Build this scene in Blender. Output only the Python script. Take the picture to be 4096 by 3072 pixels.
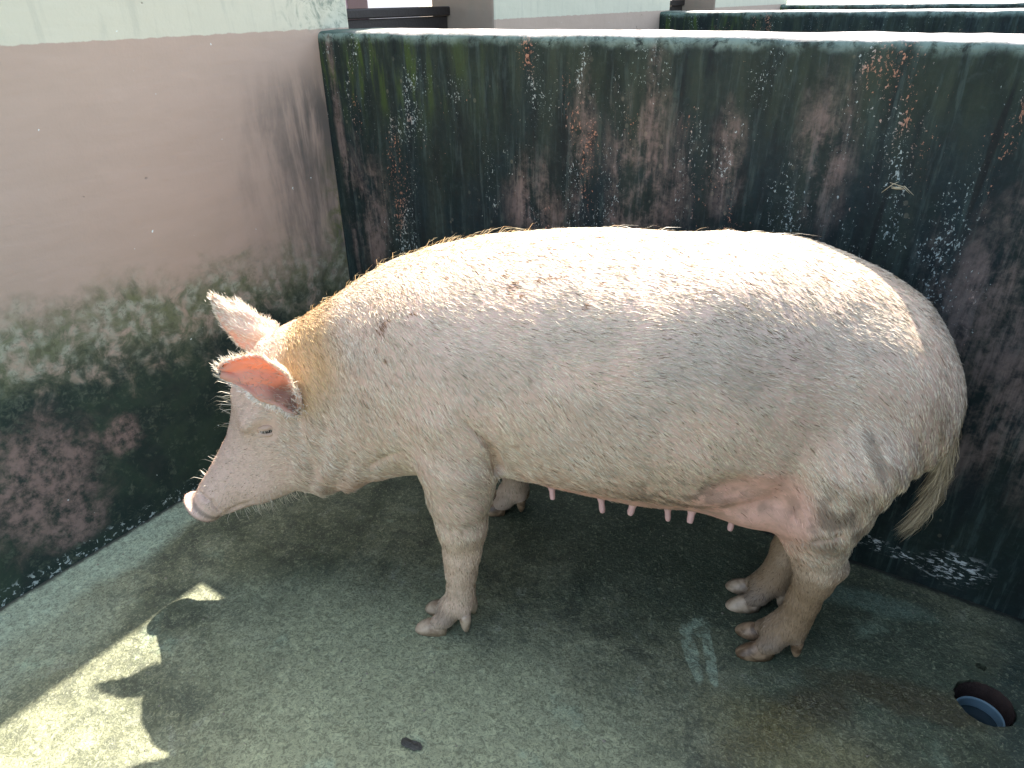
import bpy, bmesh, math, random
import numpy as np
from mathutils import Vector, Matrix, geometry

# ------------------------------------------------------------------ reset
for o in list(bpy.data.objects):
    bpy.data.objects.remove(o)
scene = bpy.context.scene
COL = scene.collection
K = 0.82                     # design units -> metres (everything is drawn in design units and scaled)
rng = np.random.default_rng(7)
random.seed(7)

# ------------------------------------------------------------------ camera
YAW, PITCH, ROLL = -0.5834, 0.5044, -0.0162
CAMP = Vector((2.0217, -1.8816, 1.5)) * K
fw = Vector((math.sin(YAW) * math.cos(PITCH), math.cos(YAW) * math.cos(PITCH), -math.sin(PITCH)))
rt = Vector((math.cos(YAW), -math.sin(YAW), 0.0))
up = rt.cross(fw)
r2 = rt * math.cos(ROLL) + up * math.sin(ROLL)
u2 = -rt * math.sin(ROLL) + up * math.cos(ROLL)
M = Matrix((r2, u2, -fw)).transposed().to_4x4()
M.translation = CAMP
camd = bpy.data.cameras.new('camera')
cam = bpy.data.objects.new('camera', camd)
COL.objects.link(cam)
cam.matrix_world = M
camd.sensor_width = 36.0
camd.lens = 36.0 * 697.1 / 1024.0
camd.clip_start = 0.02
camd.clip_end = 3000.0
scene.camera = cam

# ------------------------------------------------------------------ light
SUN = Vector((-0.166, 0.80, 1.0)).normalized()
world = bpy.data.worlds.new('World')
scene.world = world
world.use_nodes = True
wn = world.node_tree
wn.nodes.clear()
wo = wn.nodes.new('ShaderNodeOutputWorld')
wb = wn.nodes.new('ShaderNodeBackground')
ws = wn.nodes.new('ShaderNodeTexSky')
ws.sky_type = 'NISHITA'
ws.sun_disc = False
ws.sun_elevation = math.asin(SUN.z)
ws.sun_rotation = math.atan2(SUN.x, SUN.y)
ws.air_density = 1.0
ws.dust_density = 2.5
ws.ozone_density = 1.0
wb.inputs[1].default_value = 0.13
wh = wn.nodes.new('ShaderNodeHueSaturation')          # humid, milky sky
wh.inputs['Saturation'].default_value = 0.80
wn.links.new(ws.outputs[0], wh.inputs['Color'])
wn.links.new(wh.outputs[0], wb.inputs[0])
wn.links.new(wb.outputs[0], wo.inputs[0])
sund = bpy.data.lights.new('sun', 'SUN')
sund.energy = 4.3
sund.angle = math.radians(0.6)
sund.color = (1.0, 0.90, 0.82)
sun = bpy.data.objects.new('sun', sund)
COL.objects.link(sun)
sun.rotation_euler = SUN.to_track_quat('Z', 'Y').to_euler()
sun.location = (0, 3, 6)
vs = scene.view_settings
scene.display_settings.display_device = 'sRGB'
vs.view_transform = 'Standard'
vs.look = 'None'
vs.gamma = 1.0
vs.exposure = 2.35
vs.use_curve_mapping = False

# ------------------------------------------------------------------ helpers
def mesh_from(name, verts, faces, smooth=False):
    me = bpy.data.meshes.new(name)
    me.from_pydata([tuple(v) for v in verts], [], [tuple(f) for f in faces])
    me.update()
    if smooth:
        me.polygons.foreach_set('use_smooth', np.ones(len(me.polygons), dtype=bool))
    return me

def mesh_np(name, V, F, smooth=True):
    V = np.asarray(V, np.float32); F = np.asarray(F, np.int32)
    n = F.shape[1]
    me = bpy.data.meshes.new(name)
    me.vertices.add(len(V)); me.vertices.foreach_set('co', V.ravel())
    me.loops.add(F.size); me.loops.foreach_set('vertex_index', F.ravel())
    me.polygons.add(len(F))
    me.polygons.foreach_set('loop_start', np.arange(0, F.size, n, dtype=np.int32))
    me.polygons.foreach_set('loop_total', np.full(len(F), n, np.int32))
    me.polygons.foreach_set('use_smooth', np.full(len(F), smooth))
    me.update(calc_edges=True)
    me.validate()
    return me

def link(name, me, mat=None, parent=None, loc=(0, 0, 0), rot=(0, 0, 0)):
    o = bpy.data.objects.new(name, me)
    COL.objects.link(o)
    if mat is not None and me is not None and not me.materials:
        me.materials.append(mat)
    if parent is not None:
        o.parent = parent
        o.location = loc
    else:
        o.location = Vector(loc) * K
        o.scale = (K, K, K)
    o.rotation_euler = rot
    return o

def tag(o, label=None, cat=None, group=None, kind=None):
    if label: o['label'] = label
    if cat: o['category'] = cat
    if group: o['group'] = group
    if kind: o['kind'] = kind
    return o

def box(x0, x1, y0, y1, z0, z1, bev=0.0, seg=2):
    bm = bmesh.new()
    bmesh.ops.create_cube(bm, size=1.0)
    for v in bm.verts:
        v.co = Vector(((x0 + x1) / 2 + v.co.x * (x1 - x0), (y0 + y1) / 2 + v.co.y * (y1 - y0), (z0 + z1) / 2 + v.co.z * (z1 - z0)))
    if bev:
        bmesh.ops.bevel(bm, geom=list(bm.edges), offset=bev, segments=seg, profile=0.6, affect='EDGES')
    me = bpy.data.meshes.new('box')
    bm.to_mesh(me); bm.free()
    return me

def tube(path, radii, seg=10, cap=True):
    """lofted round tube through points"""
    path = [Vector(p) for p in path]
    V, F = [], []
    n = len(path)
    prev = None
    for i, p in enumerate(path):
        d = (path[min(i + 1, n - 1)] - path[max(i - 1, 0)]).normalized()
        a = Vector((0, 0, 1)) if abs(d.z) < 0.9 else Vector((1, 0, 0))
        if prev is not None: a = prev
        x = (a - d * a.dot(d)).normalized(); y = d.cross(x); prev = x
        for k in range(seg):
            t = 2 * math.pi * k / seg
            V.append(p + (x * math.cos(t) + y * math.sin(t)) * radii[i])
    for i in range(n - 1):
        for k in range(seg):
            F.append((i * seg + k, i * seg + (k + 1) % seg, (i + 1) * seg + (k + 1) % seg, (i + 1) * seg + k))
    if cap:
        F.append(tuple(range(seg))[::-1]); F.append(tuple((n - 1) * seg + k for k in range(seg)))
    return V, F

# numpy value noise -------------------------------------------------
_LAT = rng.random((48, 48, 48)).astype(np.float32)
def vnoise(x, y, z, sc):
    out = []
    X = [np.asarray(c, np.float32) * sc + 100.0 for c in (x, y, z)]
    I = [np.floor(c).astype(np.int32) for c in X]
    Fr = [c - i for c, i in zip(X, I)]
    Fr = [f * f * (3 - 2 * f) for f in Fr]
    r = 0
    for a in (0, 1):
        for b in (0, 1):
            for c in (0, 1):
                w = (Fr[0] if a else 1 - Fr[0]) * (Fr[1] if b else 1 - Fr[1]) * (Fr[2] if c else 1 - Fr[2])
                r = r + w * _LAT[(I[0] + a) % 48, (I[1] + b) % 48, (I[2] + c) % 48]
    return r
def fbm(x, y, z, sc, n=3):
    r = 0; t = 0
    for i in range(n):
        r = r + vnoise(x, y, z, sc * 2 ** i) * 0.5 ** i; t += 0.5 ** i
    return r / t
def sstep(a, b, x):
    t = np.clip((np.asarray(x, np.float32) - a) / (b - a), 0, 1)
    return t * t * (3 - 2 * t)

# ------------------------------------------------------------------ node helpers
class NT:
    def __init__(self, name):
        self.m = bpy.data.materials.new(name)
        self.m.use_nodes = True
        self.t = self.m.node_tree
        self.t.nodes.clear()
        self.out = self.n('ShaderNodeOutputMaterial')
        self.co = self.n('ShaderNodeTexCoord').outputs['Object']
        s = self.n('ShaderNodeSeparateXYZ'); self.l(self.co, s.inputs[0])
        self.x, self.y, self.z = s.outputs
    def n(self, k): return self.t.nodes.new(k)
    def l(self, a, b): self.t.links.new(a, b)
    def put(self, sock, v):
        if isinstance(v, bpy.types.NodeSocket): self.l(v, sock)
        elif v is not None:
            if sock.type == 'RGBA' and len(v) == 3: v = (*v, 1)
            sock.default_value = v
    def math(self, op, a, b=None, c=None, clamp=False):
        n = self.n('ShaderNodeMath'); n.operation = op; n.use_clamp = clamp
        self.put(n.inputs[0], a)
        if b is not None: self.put(n.inputs[1], b)
        if c is not None: self.put(n.inputs[2], c)
        return n.outputs[0]
    def add(self, a, b): return self.math('ADD', a, b)
    def sub(self, a, b): return self.math('SUBTRACT', a, b)
    def mul(self, a, b, clamp=False): return self.math('MULTIPLY', a, b, clamp=clamp)
    def mx(self, a, b): return self.math('MAXIMUM', a, b)
    def mn(self, a, b): return self.math('MINIMUM', a, b)
    def vec(self, sx=1, sy=1, sz=1, off=(0, 0, 0), src=None):
        n = self.n('ShaderNodeMapping')
        self.l(src or self.co, n.inputs[0])
        n.inputs['Scale'].default_value = (sx, sy, sz)
        n.inputs['Location'].default_value = off
        return n.outputs[0]
    def noise(self, scale, detail=4, rough=0.55, dist=0.0, v=None):
        n = self.n('ShaderNodeTexNoise')
        self.l(v or self.co, n.inputs['Vector'])
        n.inputs['Scale'].default_value = scale
        n.inputs['Detail'].default_value = detail
        n.inputs['Roughness'].default_value = rough
        n.inputs['Distortion'].default_value = dist
        return n.outputs['Fac']
    def voro(self, scale, v=None, feat='F1', rand=1.0):
        n = self.n('ShaderNodeTexVoronoi'); n.feature = feat
        self.l(v or self.co, n.inputs['Vector'])
        n.inputs['Scale'].default_value = scale
        n.inputs['Randomness'].default_value = rand
        return n.outputs['Distance']
    def step(self, a, b, x):           # smoothstep a->b
        n = self.n('ShaderNodeMapRange'); n.interpolation_type = 'SMOOTHSTEP'
        self.put(n.inputs['Value'], x)
        if a < b:
            n.inputs['From Min'].default_value = a; n.inputs['From Max'].default_value = b
            n.inputs['To Min'].default_value = 0; n.inputs['To Max'].default_value = 1
        else:
            n.inputs['From Min'].default_value = b; n.inputs['From Max'].default_value = a
            n.inputs['To Min'].default_value = 1; n.inputs['To Max'].default_value = 0
        return n.outputs['Result']
    def mix(self, f, a, b):
        n = self.n('ShaderNodeMix'); n.data_type = 'RGBA'
        self.put(n.inputs[0], f); self.put(n.inputs[6], a); self.put(n.inputs[7], b)
        return n.outputs[2]
    def scalec(self, c, f):
        n = self.n('ShaderNodeMix'); n.data_type = 'RGBA'; n.blend_type = 'MULTIPLY'
        n.inputs[0].default_value = 1.0
        self.put(n.inputs[6], c); self.put(n.inputs[7], f)
        return n.outputs[2]
    def blob(self, a, b, ca, cb, ra, rb, wob, soft=0.6, ang=0.0):
        """soft patch round (ca,cb) in coordinates a,b ; wob = noise socket roughening the outline"""
        da = self.sub(a, ca); db = self.sub(b, cb)
        if ang:
            c, s = math.cos(ang), math.sin(ang)
            da, db = self.add(self.mul(da, c), self.mul(db, s)), self.sub(self.mul(db, c), self.mul(da, s))
        da = self.mul(da, 1 / ra); db = self.mul(db, 1 / rb)
        r = self.math('SQRT', self.add(self.mul(da, da), self.mul(db, db)))
        r = self.add(r, self.mul(self.sub(wob, 0.5), 1.6))
        return self.step(1.0 + soft * 0.5, 1.0 - soft * 0.5, r)
    def bump(self, h, strength, dist=0.01, nrm=None):
        n = self.n('ShaderNodeBump')
        n.inputs['Strength'].default_value = strength
        n.inputs['Distance'].default_value = dist
        self.l(h, n.inputs['Height'])
        if nrm is not None: self.l(nrm, n.inputs['Normal'])
        return n.outputs[0]
    def bsdf(self, col, rough=0.8, nrm=None, spec=0.4, sss=0.0, sssr=(0.01, 0.004, 0.002)):
        b = self.n('ShaderNodeBsdfPrincipled')
        self.put(b.inputs['Base Color'], col)
        self.put(b.inputs['Roughness'], rough)
        b.inputs['Specular IOR Level'].default_value = spec
        if nrm is not None: self.l(nrm, b.inputs['Normal'])
        if sss:
            b.inputs['Subsurface Weight'].default_value = sss
            b.inputs['Subsurface Radius'].default_value = sssr
            b.inputs['Subsurface Scale'].default_value = 1.0
        self.l(b.outputs[0], self.out.inputs[0])
        return b

# ------------------------------------------------------------------ materials
def mat_floor():
    t = NT('wet_concrete')
    big = t.noise(1.6, 5, 0.6, 0.4)
    mid = t.noise(6.0, 5, 0.65, 0.5, t.vec(1, 1, 1, (3, 1, 0)))
    fine = t.noise(30, 4, 0.7, 0.6)
    grain = t.noise(100, 3, 0.75, 1.2)
    wob = t.noise(4.5, 4, 0.6)
    wob2 = t.noise(9, 4, 0.65, 0, t.vec(1, 1, 1, (7, 7, 0)))
    c = t.mix(t.step(0.35, 0.65, big), (0.082, 0.097, 0.051), (0.200, 0.209, 0.119))
    c = t.mix(t.step(0.42, 0.68, mid), c, (0.240, 0.256, 0.154))
    c = t.mix(t.mul(t.step(0.5, 0.3, mid), 0.55), c, (0.056, 0.071, 0.042))
    blot = t.noise(12, 6, 0.72, 0.6, t.vec(1, 1, 1, (5, 9, 0)))
    c = t.mix(t.mul(t.step(0.53, 0.40, blot), 0.6), c, (0.039, 0.049, 0.035))
    c = t.mix(t.mul(t.step(0.56, 0.68, blot), 0.5), c, (0.272, 0.290, 0.218))
    # paler foreground
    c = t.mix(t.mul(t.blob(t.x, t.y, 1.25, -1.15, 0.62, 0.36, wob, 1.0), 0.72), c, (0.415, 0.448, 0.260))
    # pale chalky strip along the painted wall
    c = t.mix(t.mul(t.blob(t.x, t.y, 0.07, -1.25, 0.085, 0.55, wob, 0.9), 0.8), c, (0.400, 0.511, 0.360))
    c = t.mix(t.mul(t.blob(t.x, t.y, 0.15, -1.6, 0.2, 0.35, wob, 0.9), 0.55), c, (0.351, 0.416, 0.284))  # lighter patch at the front left
    # green algae film near the drain
    c = t.mix(t.mul(t.blob(t.x, t.y, 2.05, -0.33, 0.60, 0.26, wob, 1.0), 0.6), c, (0.036, 0.071, 0.042))
    c = t.mix(t.mul(t.blob(t.x, t.y, 1.25, -0.2, 0.9, 0.3, wob, 1.0), 0.75), c, (0.038, 0.057, 0.034))  # floor darker towards the back wall
    c = t.mix(t.mul(t.blob(t.x, t.y, 2.47, -0.35, 0.10, 0.6, wob, 0.7), 0.7), c, (0.019, 0.048, 0.043))  # dark teal band along the right side
    # brown run-off leading to the drain
    br = t.mx(t.blob(t.x, t.y, 2.20, -0.44, 0.19, 0.055, wob2, 0.8, 0.25), t.blob(t.x, t.y, 2.0, -0.62, 0.22, 0.055, wob2, 0.9, 1.0))
    c = t.mix(t.mul(br, 0.92), c, (0.080, 0.068, 0.034))
    c = t.mix(t.mul(t.blob(t.x, t.y, 2.02, -0.72, 0.22, 0.1, wob2, 1.0), 0.5), c, (0.240, 0.209, 0.074))
    # bluish pale films and scraped marks
    film = t.step(0.60, 0.72, t.noise(5.0, 5, 0.6, 0.3, t.vec(1, 1, 1, (11, 5, 2))))
    c = t.mix(t.mul(film, 0.55), c, (0.319, 0.433, 0.292))
    sc = t.mx(t.blob(t.x, t.y, 1.708, -0.58, 0.10, 0.018, wob2, 0.3, 2.15), t.blob(t.x, t.y, 1.755, -0.565, 0.11, 0.013, wob2, 0.3, 2.05))
    sc = t.mx(sc, t.blob(t.x, t.y, 1.70, -0.50, 0.03, 0.03, wob2, 0.3))
    c = t.mix(t.mul(t.mul(sc, t.step(0.34, 0.56, fine)), 0.6), c, (0.448, 0.574, 0.398))
    c = t.mix(t.mul(t.blob(t.x, t.y, 2.03, -0.16, 0.2, 0.04, wob2, 0.9, 0.2), 0.6), c, (0.191, 0.288, 0.212))
    # granular speckle: light sand grains between dark pits
    g = t.step(0.40, 0.60, grain)
    c = t.mix(t.mul(t.step(0.53, 0.40, grain), 0.55), c, (0.036, 0.043, 0.025))
    c = t.mix(t.mul(t.step(0.54, 0.66, grain), 0.36), c, (0.543, 0.561, 0.335))
    c = t.mix(t.mul(t.step(0.62, 0.45, fine), 0.25), c, (0.080, 0.087, 0.051))
    joint = t.mx(t.step(0.020, 0.004, t.add(t.x, t.mul(t.sub(fine, 0.5), 0.02))), t.step(-0.026, -0.006, t.add(t.y, t.mul(t.sub(fine, 0.5), 0.03))))
    c = t.mix(t.mul(joint, 0.9), c, (0.012, 0.015, 0.013))
    rough = t.add(0.42, t.mul(mid, 0.4))
    rough = t.sub(rough, t.mul(br, 0.32))
    h = t.add(t.mul(grain, 1.0), t.mul(fine, 1.2))
    n = t.bump(h, 0.55, 0.006)
    n = t.bump(wob2, 0.35, 0.02, n)
    t.bsdf(c, rough, n, 0.45)
    return t.m

def mat_backwall(far=False):
    t = NT('algae_wall_far' if far else 'algae_wall')
    nz = t.n('ShaderNodeNewGeometry')
    sep = t.n('ShaderNodeSeparateXYZ'); t.l(nz.outputs['Normal'], sep.inputs[0])
    upf = t.step(0.55, 0.85, sep.outputs[2])
    x, z = t.x, t.z
    stv = t.vec(1, 1, 0.10)
    st3 = t.noise(48, 5, 0.7, 0.3, t.vec(1, 1, 0.09, (6, 2, 1)))
    mott = t.noise(34, 6, 0.75, 0.4)
    st = t.noise(7, 5, 0.6, 0.3, stv)               # long drips
    st2 = t.noise(20, 4, 0.6, 0.2, t.vec(1, 1, 0.16, (4, 0, 1)))
    cl = t.noise(3.2, 4, 0.6, 0.4)
    cl2 = t.noise(8, 5, 0.65, 0.3, t.vec(1, 1, 0.55, (2, 3, 5)))
    fine = t.noise(60, 3, 0.65)
    dark = t.mix(t.step(0.35, 0.65, cl), (0.007, 0.017, 0.013), (0.006, 0.017, 0.020))
    dark = t.mix(t.mul(t.step(0.45, 0.7, st), 0.7), dark, (0.026, 0.038, 0.027))
    dark = t.mix(t.mul(t.step(0.55, 0.30, st2), 0.65), dark, (0.006, 0.009, 0.009))
    dark = t.mix(t.mul(t.step(0.50, 0.66, st3), 0.75), dark, (0.036, 0.060, 0.054))
    dark = t.mix(t.mul(t.step(0.52, 0.68, mott), 0.45), dark, (0.030, 0.048, 0.043))
    dark = t.mix(t.mul(t.step(0.50, 0.36, mott), 0.5), dark, (0.008, 0.012, 0.012))
    # greener near the top
    topm = t.mul(t.step(0.95, 1.40, z), t.step(0.30, 0.75, st2))
    dark = t.mix(t.mul(topm, 0.7), dark, (0.038, 0.052, 0.030))
    moss = t.mul(t.mul(t.step(1.05, 1.32, z), t.step(0.85, 0.25, x)), t.step(0.48, 0.66, st2))
    dark = t.mix(t.mul(moss, 0.9), dark, (0.050, 0.085, 0.012))
    # pinkish paint where the algae thins
    wob_ = t.noise(7, 7, 0.70, 0.5, t.vec(1, 1, 0.45, (1, 2, 3)))
    wob = t.add(0.5, t.mul(t.sub(wob_, 0.5), 2.1))
    pink = None
    pl = [(1.24, 1.02, 0.10, 0.18), (0.86, 0.93, 0.09, 0.10), (0.15, 0.82, 0.07, 0.17), (1.04, 1.15, 0.03, 0.20), 
          (2.14, 0.80, 0.12, 0.22), (2.22, 0.55, 0.12, 0.14), (1.70, 1.15, 0.05, 0.12), (0.05, 1.22, 0.012, 0.22), (0.06, 0.9, 0.012, 0.3), (1.47, 1.1, 0.04, 0.1), (1.24, 1.24, 0.015, 0.14)]
    if far: pl = [(1.0, 1.0, 0.3, 0.1)]
    for a in pl:
        b = t.blob(x, z, a[0], a[1], a[2] * 1.15, a[3] * 1.15, wob, 1.3)
        pink = b if pink is None else t.mx(pink, b)
    pink = t.mul(pink, t.step(0.44, 0.60, t.add(t.mul(cl2, 0.5), t.add(t.mul(mott, 0.28), t.mul(st3, 0.24)))))
    pinkc = t.mix(cl, (0.20, 0.145, 0.115), (0.30, 0.225, 0.190))
    c = t.mix(t.mul(pink, 0.62), dark, pinkc)
    # flaked specks: white lime and orange render, in drip-shaped swarms
    sw = t.noise(6.5, 4, 0.62, 0.5, t.vec(1, 1, 0.34, (9.55, 1, 2)))
    sp = t.noise(150, 3, 0.65, 0.5, t.vec(1, 1, 0.7))
    spm = t.step(0.0, 0.05, t.sub(t.add(t.mx(sp, t.sub(t.noise(72, 4, 0.75, 0.8, t.vec(1, 1, 0.6, (2, 7, 3))), 0.02)), t.mul(sw, 0.80)), 1.085))
    spm = t.mul(spm, t.step(0.45, 0.75, z))
    hue = t.noise(9, 2, 0.5, 0, t.vec(1, 1, 0.3, (3, 3, 8)))
    spc = t.mix(t.step(0.50, 0.58, hue), (0.42, 0.50, 0.46), (0.46, 0.23, 0.14))
    c = t.mix(t.mul(spm, 0.78), c, spc)
    vor = t.voro(26, t.vec(1, 1, 0.8))
    dots = t.mul(t.step(0.16, 0.12, vor), t.step(0.52, 0.62, t.noise(6, 3, 0.5, 0, t.vec(1, 1, 0.6, (5, 5, 5)))))
    c = t.mix(t.mul(dots, 0.28), c, (0.22, 0.20, 0.14))
    crk = t.mx(t.blob(x, z, 2.035, 1.16, 0.008, 0.17, wob_, 0.5, -0.05), t.blob(x, z, 1.845, 0.93, 0.007, 0.15, wob_, 0.6, -0.06))
    c = t.mix(t.mul(crk, 0.8), c, (0.006, 0.008, 0.008))
    # scuffed lime low down
    scv = t.vec(1, 1, 1)
    low = t.mx(t.blob(x, z, 2.06, 0.085, 0.16, 0.02, wob_, 0.9, -0.12), t.blob(x, z, 2.25, 0.09, 0.07, 0.05, wob_, 0.9, 0.1))
    lowm = t.mul(low, t.step(0.52, 0.60, t.noise(60, 4, 0.7, 0.5, t.vec(0.6, 1, 1.6))))
    c = t.mix(lowm, c, (0.55, 0.58, 0.55))
    # pale rim and cap
    rim = t.mul(t.step(1.375, 1.408, t.add(z, t.mul(t.sub(cl2, 0.5), 0.09))), t.step(0.32, 0.56, mott))
    c = t.mix(t.mul(rim, 0.7), c, (0.22, 0.31, 0.26))
    cap = t.mix(t.step(0.35, 0.62, t.noise(14, 4, 0.6)), (0.22, 0.21, 0.19), (0.50, 0.44, 0.41))
    cap = t.mix(t.mul(t.step(0.62, 0.45, fine), 0.5), cap, (0.10, 0.12, 0.10))
    cap = t.mix(t.step(0.32, 0.05, x), cap, (0.045, 0.085, 0.07))  # cap darkened at the house corner, its cast shade painted in
    c = t.mix(upf, c, cap)
    h = t.add(t.mul(fine, 0.4), t.mul(spm, 0.35))
    n = t.bump(h, 0.45, 0.006)
    n = t.bump(cl2, 0.25, 0.015, n)
    t.bsdf(c, t.add(0.62, t.mul(fine, 0.3)), n, 0.3)
    return t.m

def mat_paint():
    t = NT('two_tone_wall_paint')
    y, z = t.y, t.z
    wob = t.noise(4.5, 5, 0.65, 0.3)
    wob2 = t.noise(13, 7, 0.72, 0.5, t.vec(1, 1, 1, (4, 4, 4)))
    mott = t.noise(46, 5, 0.75, 0.6)
    cl = t.noise(1.7, 4, 0.6)
    fine = t.noise(70, 3, 0.7)
    trow = t.noise(22, 3, 0.6, 0.2, t.vec(1, 0.18, 1.0))
    stv = t.noise(11, 5, 0.65, 0.2, t.vec(1, 1, 0.2, (2, 0, 0)))
    mauve = t.mix(cl, (0.360, 0.280, 0.212), (0.415, 0.328, 0.252))
    mauve = t.mix(t.mul(t.step(0.62, 0.35, trow), 0.22), mauve, (0.33, 0.262, 0.195))
    cream = t.mix(cl, (0.47, 0.48, 0.36), (0.54, 0.53, 0.40))
    gn_ = t.n('ShaderNodeNewGeometry'); sp_ = t.n('ShaderNodeSeparateXYZ'); t.l(gn_.outputs['True Normal'], sp_.inputs[0])
    endf = t.step(0.5, 0.7, t.math('ABSOLUTE', sp_.outputs[1]))
    line = t.add(t.add(1.420, t.mul(endf, 0.45)), t.mul(t.sub(t.noise(24, 4, 0.6), 0.5), 0.014))
    c = t.mix(t.step(-0.002, 0.002, t.sub(z, line)), mauve, cream)
    run = t.mul(t.step(0.50, 0.68, t.noise(16, 5, 0.7, 0.3, t.vec(1, 1, 0.12, (7, 0, 3)))), t.step(1.40, 1.44, z))
    c = t.mix(t.mul(run, 0.22), c, (0.27, 0.29, 0.23))
    c = t.mix(t.mul(t.mul(t.mul(t.step(-0.22, 0.02, y), t.step(0.4, 0.2, y)), t.step(0.48, 0.64, wob2)), t.mul(t.step(1.40, 1.43, z), 0.75)), c, (0.10, 0.15, 0.12))
    # yellow-grey soiling in the middle of the wall
    c = t.mix(t.mul(t.mul(t.step(1.0, 0.6, z), t.step(0.35, 0.7, wob)), 0.35), c, (0.24, 0.215, 0.13))
    # grey weather stain by the corner
    gs = t.mul(t.step(-0.50, -0.04, t.add(y, t.mul(t.sub(wob, 0.5), 0.5))), t.mul(t.step(1.37, 1.15, z), t.step(0.36, 0.62, stv)))
    c = t.mix(t.mul(gs, 0.85), c, (0.085, 0.085, 0.075))
    gn = t.mul(t.step(-0.11, -0.005, y), t.mul(t.step(1.1, 0.75, z), t.step(0.42, 0.6, wob2)))
    c = t.mix(t.mul(gn, 0.8), c, (0.09, 0.12, 0.03))
    # lichen belt: height falls towards the corner
    edge = t.add(0.64, t.mul(y, -0.09))                      # design metres above floor
    d = t.sub(t.sub(z, edge), t.mul(t.sub(wob, 0.5), 0.45))
    belt = t.step(0.10, -0.06, d)
    lich = t.add(t.voro(30, t.vec(1, 1, 1), 'SMOOTH_F1'), t.mul(t.sub(mott, 0.5), 0.5))
    lc = t.mix(t.step(0.25, 0.5, lich), (0.30, 0.32, 0.235), (0.155, 0.165, 0.105))
    lc = t.mix(t.mul(t.step(0.45, 0.65, wob2), 0.6), lc, (0.12, 0.14, 0.055))
    lc = t.mix(t.mul(t.step(0.55, 0.40, mott), 0.6), lc, (0.075, 0.085, 0.05))
    c = t.mix(t.mul(belt, t.step(0.30, 0.52, wob2)), c, lc)
    # black-green mould under it
    d2 = t.sub(t.sub(z, t.sub(edge, 0.13)), t.mul(t.sub(wob2, 0.5), 0.40))
    d2 = t.add(d2, t.mul(t.sub(wob, 0.5), 0.25))
    mould = t.step(0.07, -0.13, d2)
    mc = t.mix(t.step(0.4, 0.65, wob), (0.013, 0.027, 0.023), (0.024, 0.046, 0.030))
    mc = t.mix(t.mul(t.step(0.52, 0.66, t.add(t.mul(wob2, 0.5), t.mul(mott, 0.5))), 0.8), mc, (0.10, 0.12, 0.085))
    c = t.mix(t.mul(mould, 0.96), c, mc)
    # surviving pink paint near the floor, away from the corner
    pk = t.mx(t.blob(y, z, -1.28, 0.30, 0.16, 0.18, wob2, 1.0), t.blob(y, z, -1.24, 0.13, 0.10, 0.07, wob2, 0.9))
    pk = t.mx(pk, t.blob(y, z, -1.02, 0.33, 0.06, 0.06, wob2, 0.7))
    pk = t.mul(pk, t.step(0.34, 0.64, t.noise(24, 8, 0.72, 0.0)))
    c = t.mix(t.mul(pk, 0.75), c, (0.30, 0.21, 0.175))
    low = t.mul(t.step(0.06, 0.03, t.add(z, t.mul(t.sub(wob2, 0.5), 0.06))), t.step(0.56, 0.62, t.noise(50, 4, 0.7, 0.5)))
    c = t.mix(low, c, (0.40, 0.46, 0.42))
    # pits, chips
    pit = t.mul(t.step(0.115, 0.08, t.voro(17, t.vec(1, 1.0, 1.3))), t.step(0.60, 0.68, t.noise(5, 3, 0.6, 0, t.vec(1, 1, 1, (8, 8, 8)))))
    c = t.mix(t.mul(pit, 0.7), c, (0.10, 0.09, 0.07))
    chip = t.step(0.885, 0.90, t.add(t.noise(60, 2, 0.5), t.mul(t.noise(3.5, 2, 0.5, 0, t.vec(1, 1, 1, (5, 1, 7))), 0.22)))
    c = t.mix(chip, c, (0.6, 0.68, 0.64))
    h = t.add(t.add(t.mul(fine, 0.25), t.mul(trow, 0.5)), t.mul(pit, -1.5))
    n = t.bump(h, 0.3, 0.008)
    n = t.bump(cl, 0.2, 0.05, n)
    t.bsdf(c, 0.72, n, 0.25)
    return t.m

def mat_simple(name, col, rough=0.7, var=0.25, scale=12, bump=0.2, spec=0.3, metal=0.0):
    t = NT(name)
    f = t.noise(scale, 5, 0.65, 0.3)
    dk = tuple(c * (1 - var) for c in col); lt = tuple(min(1, c * (1 + var)) for c in col)
    c = t.mix(f, dk, lt)
    b = t.bsdf(c, rough, t.bump(t.noise(scale * 6, 3), bump, 0.006), spec)
    b.inputs['Metallic'].default_value = metal
    return t.m

M_FLOOR = mat_floor()
M_WALL = mat_backwall()
M_WALLF = mat_backwall(True)
M_PAINT = mat_paint()
M_GROUND = mat_simple('bare_earth', (0.20, 0.16, 0.11), 0.95, 0.3, 2)
M_ROOF = mat_simple('roof_concrete', (0.30, 0.29, 0.27), 0.9, 0.25, 3)
M_GATE = mat_simple('dark_gate_steel', (0.020, 0.016, 0.014), 0.5, 0.4, 14, 0.2, 0.4)
M_RUST = mat_simple('rusty_drain', (0.045, 0.028, 0.022), 0.8, 0.5, 40, 0.8)
M_PVC = mat_simple('blue_grey_pipe', (0.16, 0.26, 0.30), 0.45, 0.2, 20, 0.1, 0.5)
M_WATER = mat_simple('drain_water', (0.02, 0.035, 0.04), 0.06, 0.1, 10, 0.05, 0.5)
M_LILAC = mat_simple('lilac_paint', (0.55, 0.42, 0.50), 0.7, 0.1)
M_WHITE = mat_simple('whitewash', (0.72, 0.74, 0.76), 0.7, 0.1)
M_STRAW = mat_simple('dry_straw', (0.45, 0.40, 0.26), 0.8, 0.2)
M_CRUMB = mat_simple('wet_leaf', (0.050, 0.048, 0.036), 0.4, 0.5, 60, 0.5, 0.5)

# ------------------------------------------------------------------ setting
g = link('ground', mesh_from('ground', [(-900, -900, -0.30), (900, -900, -0.30), (900, 900, -0.30), (-900, 900, -0.30)], [(0, 1, 2, 3)]), M_GROUND)
tag(g, kind='structure')

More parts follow.
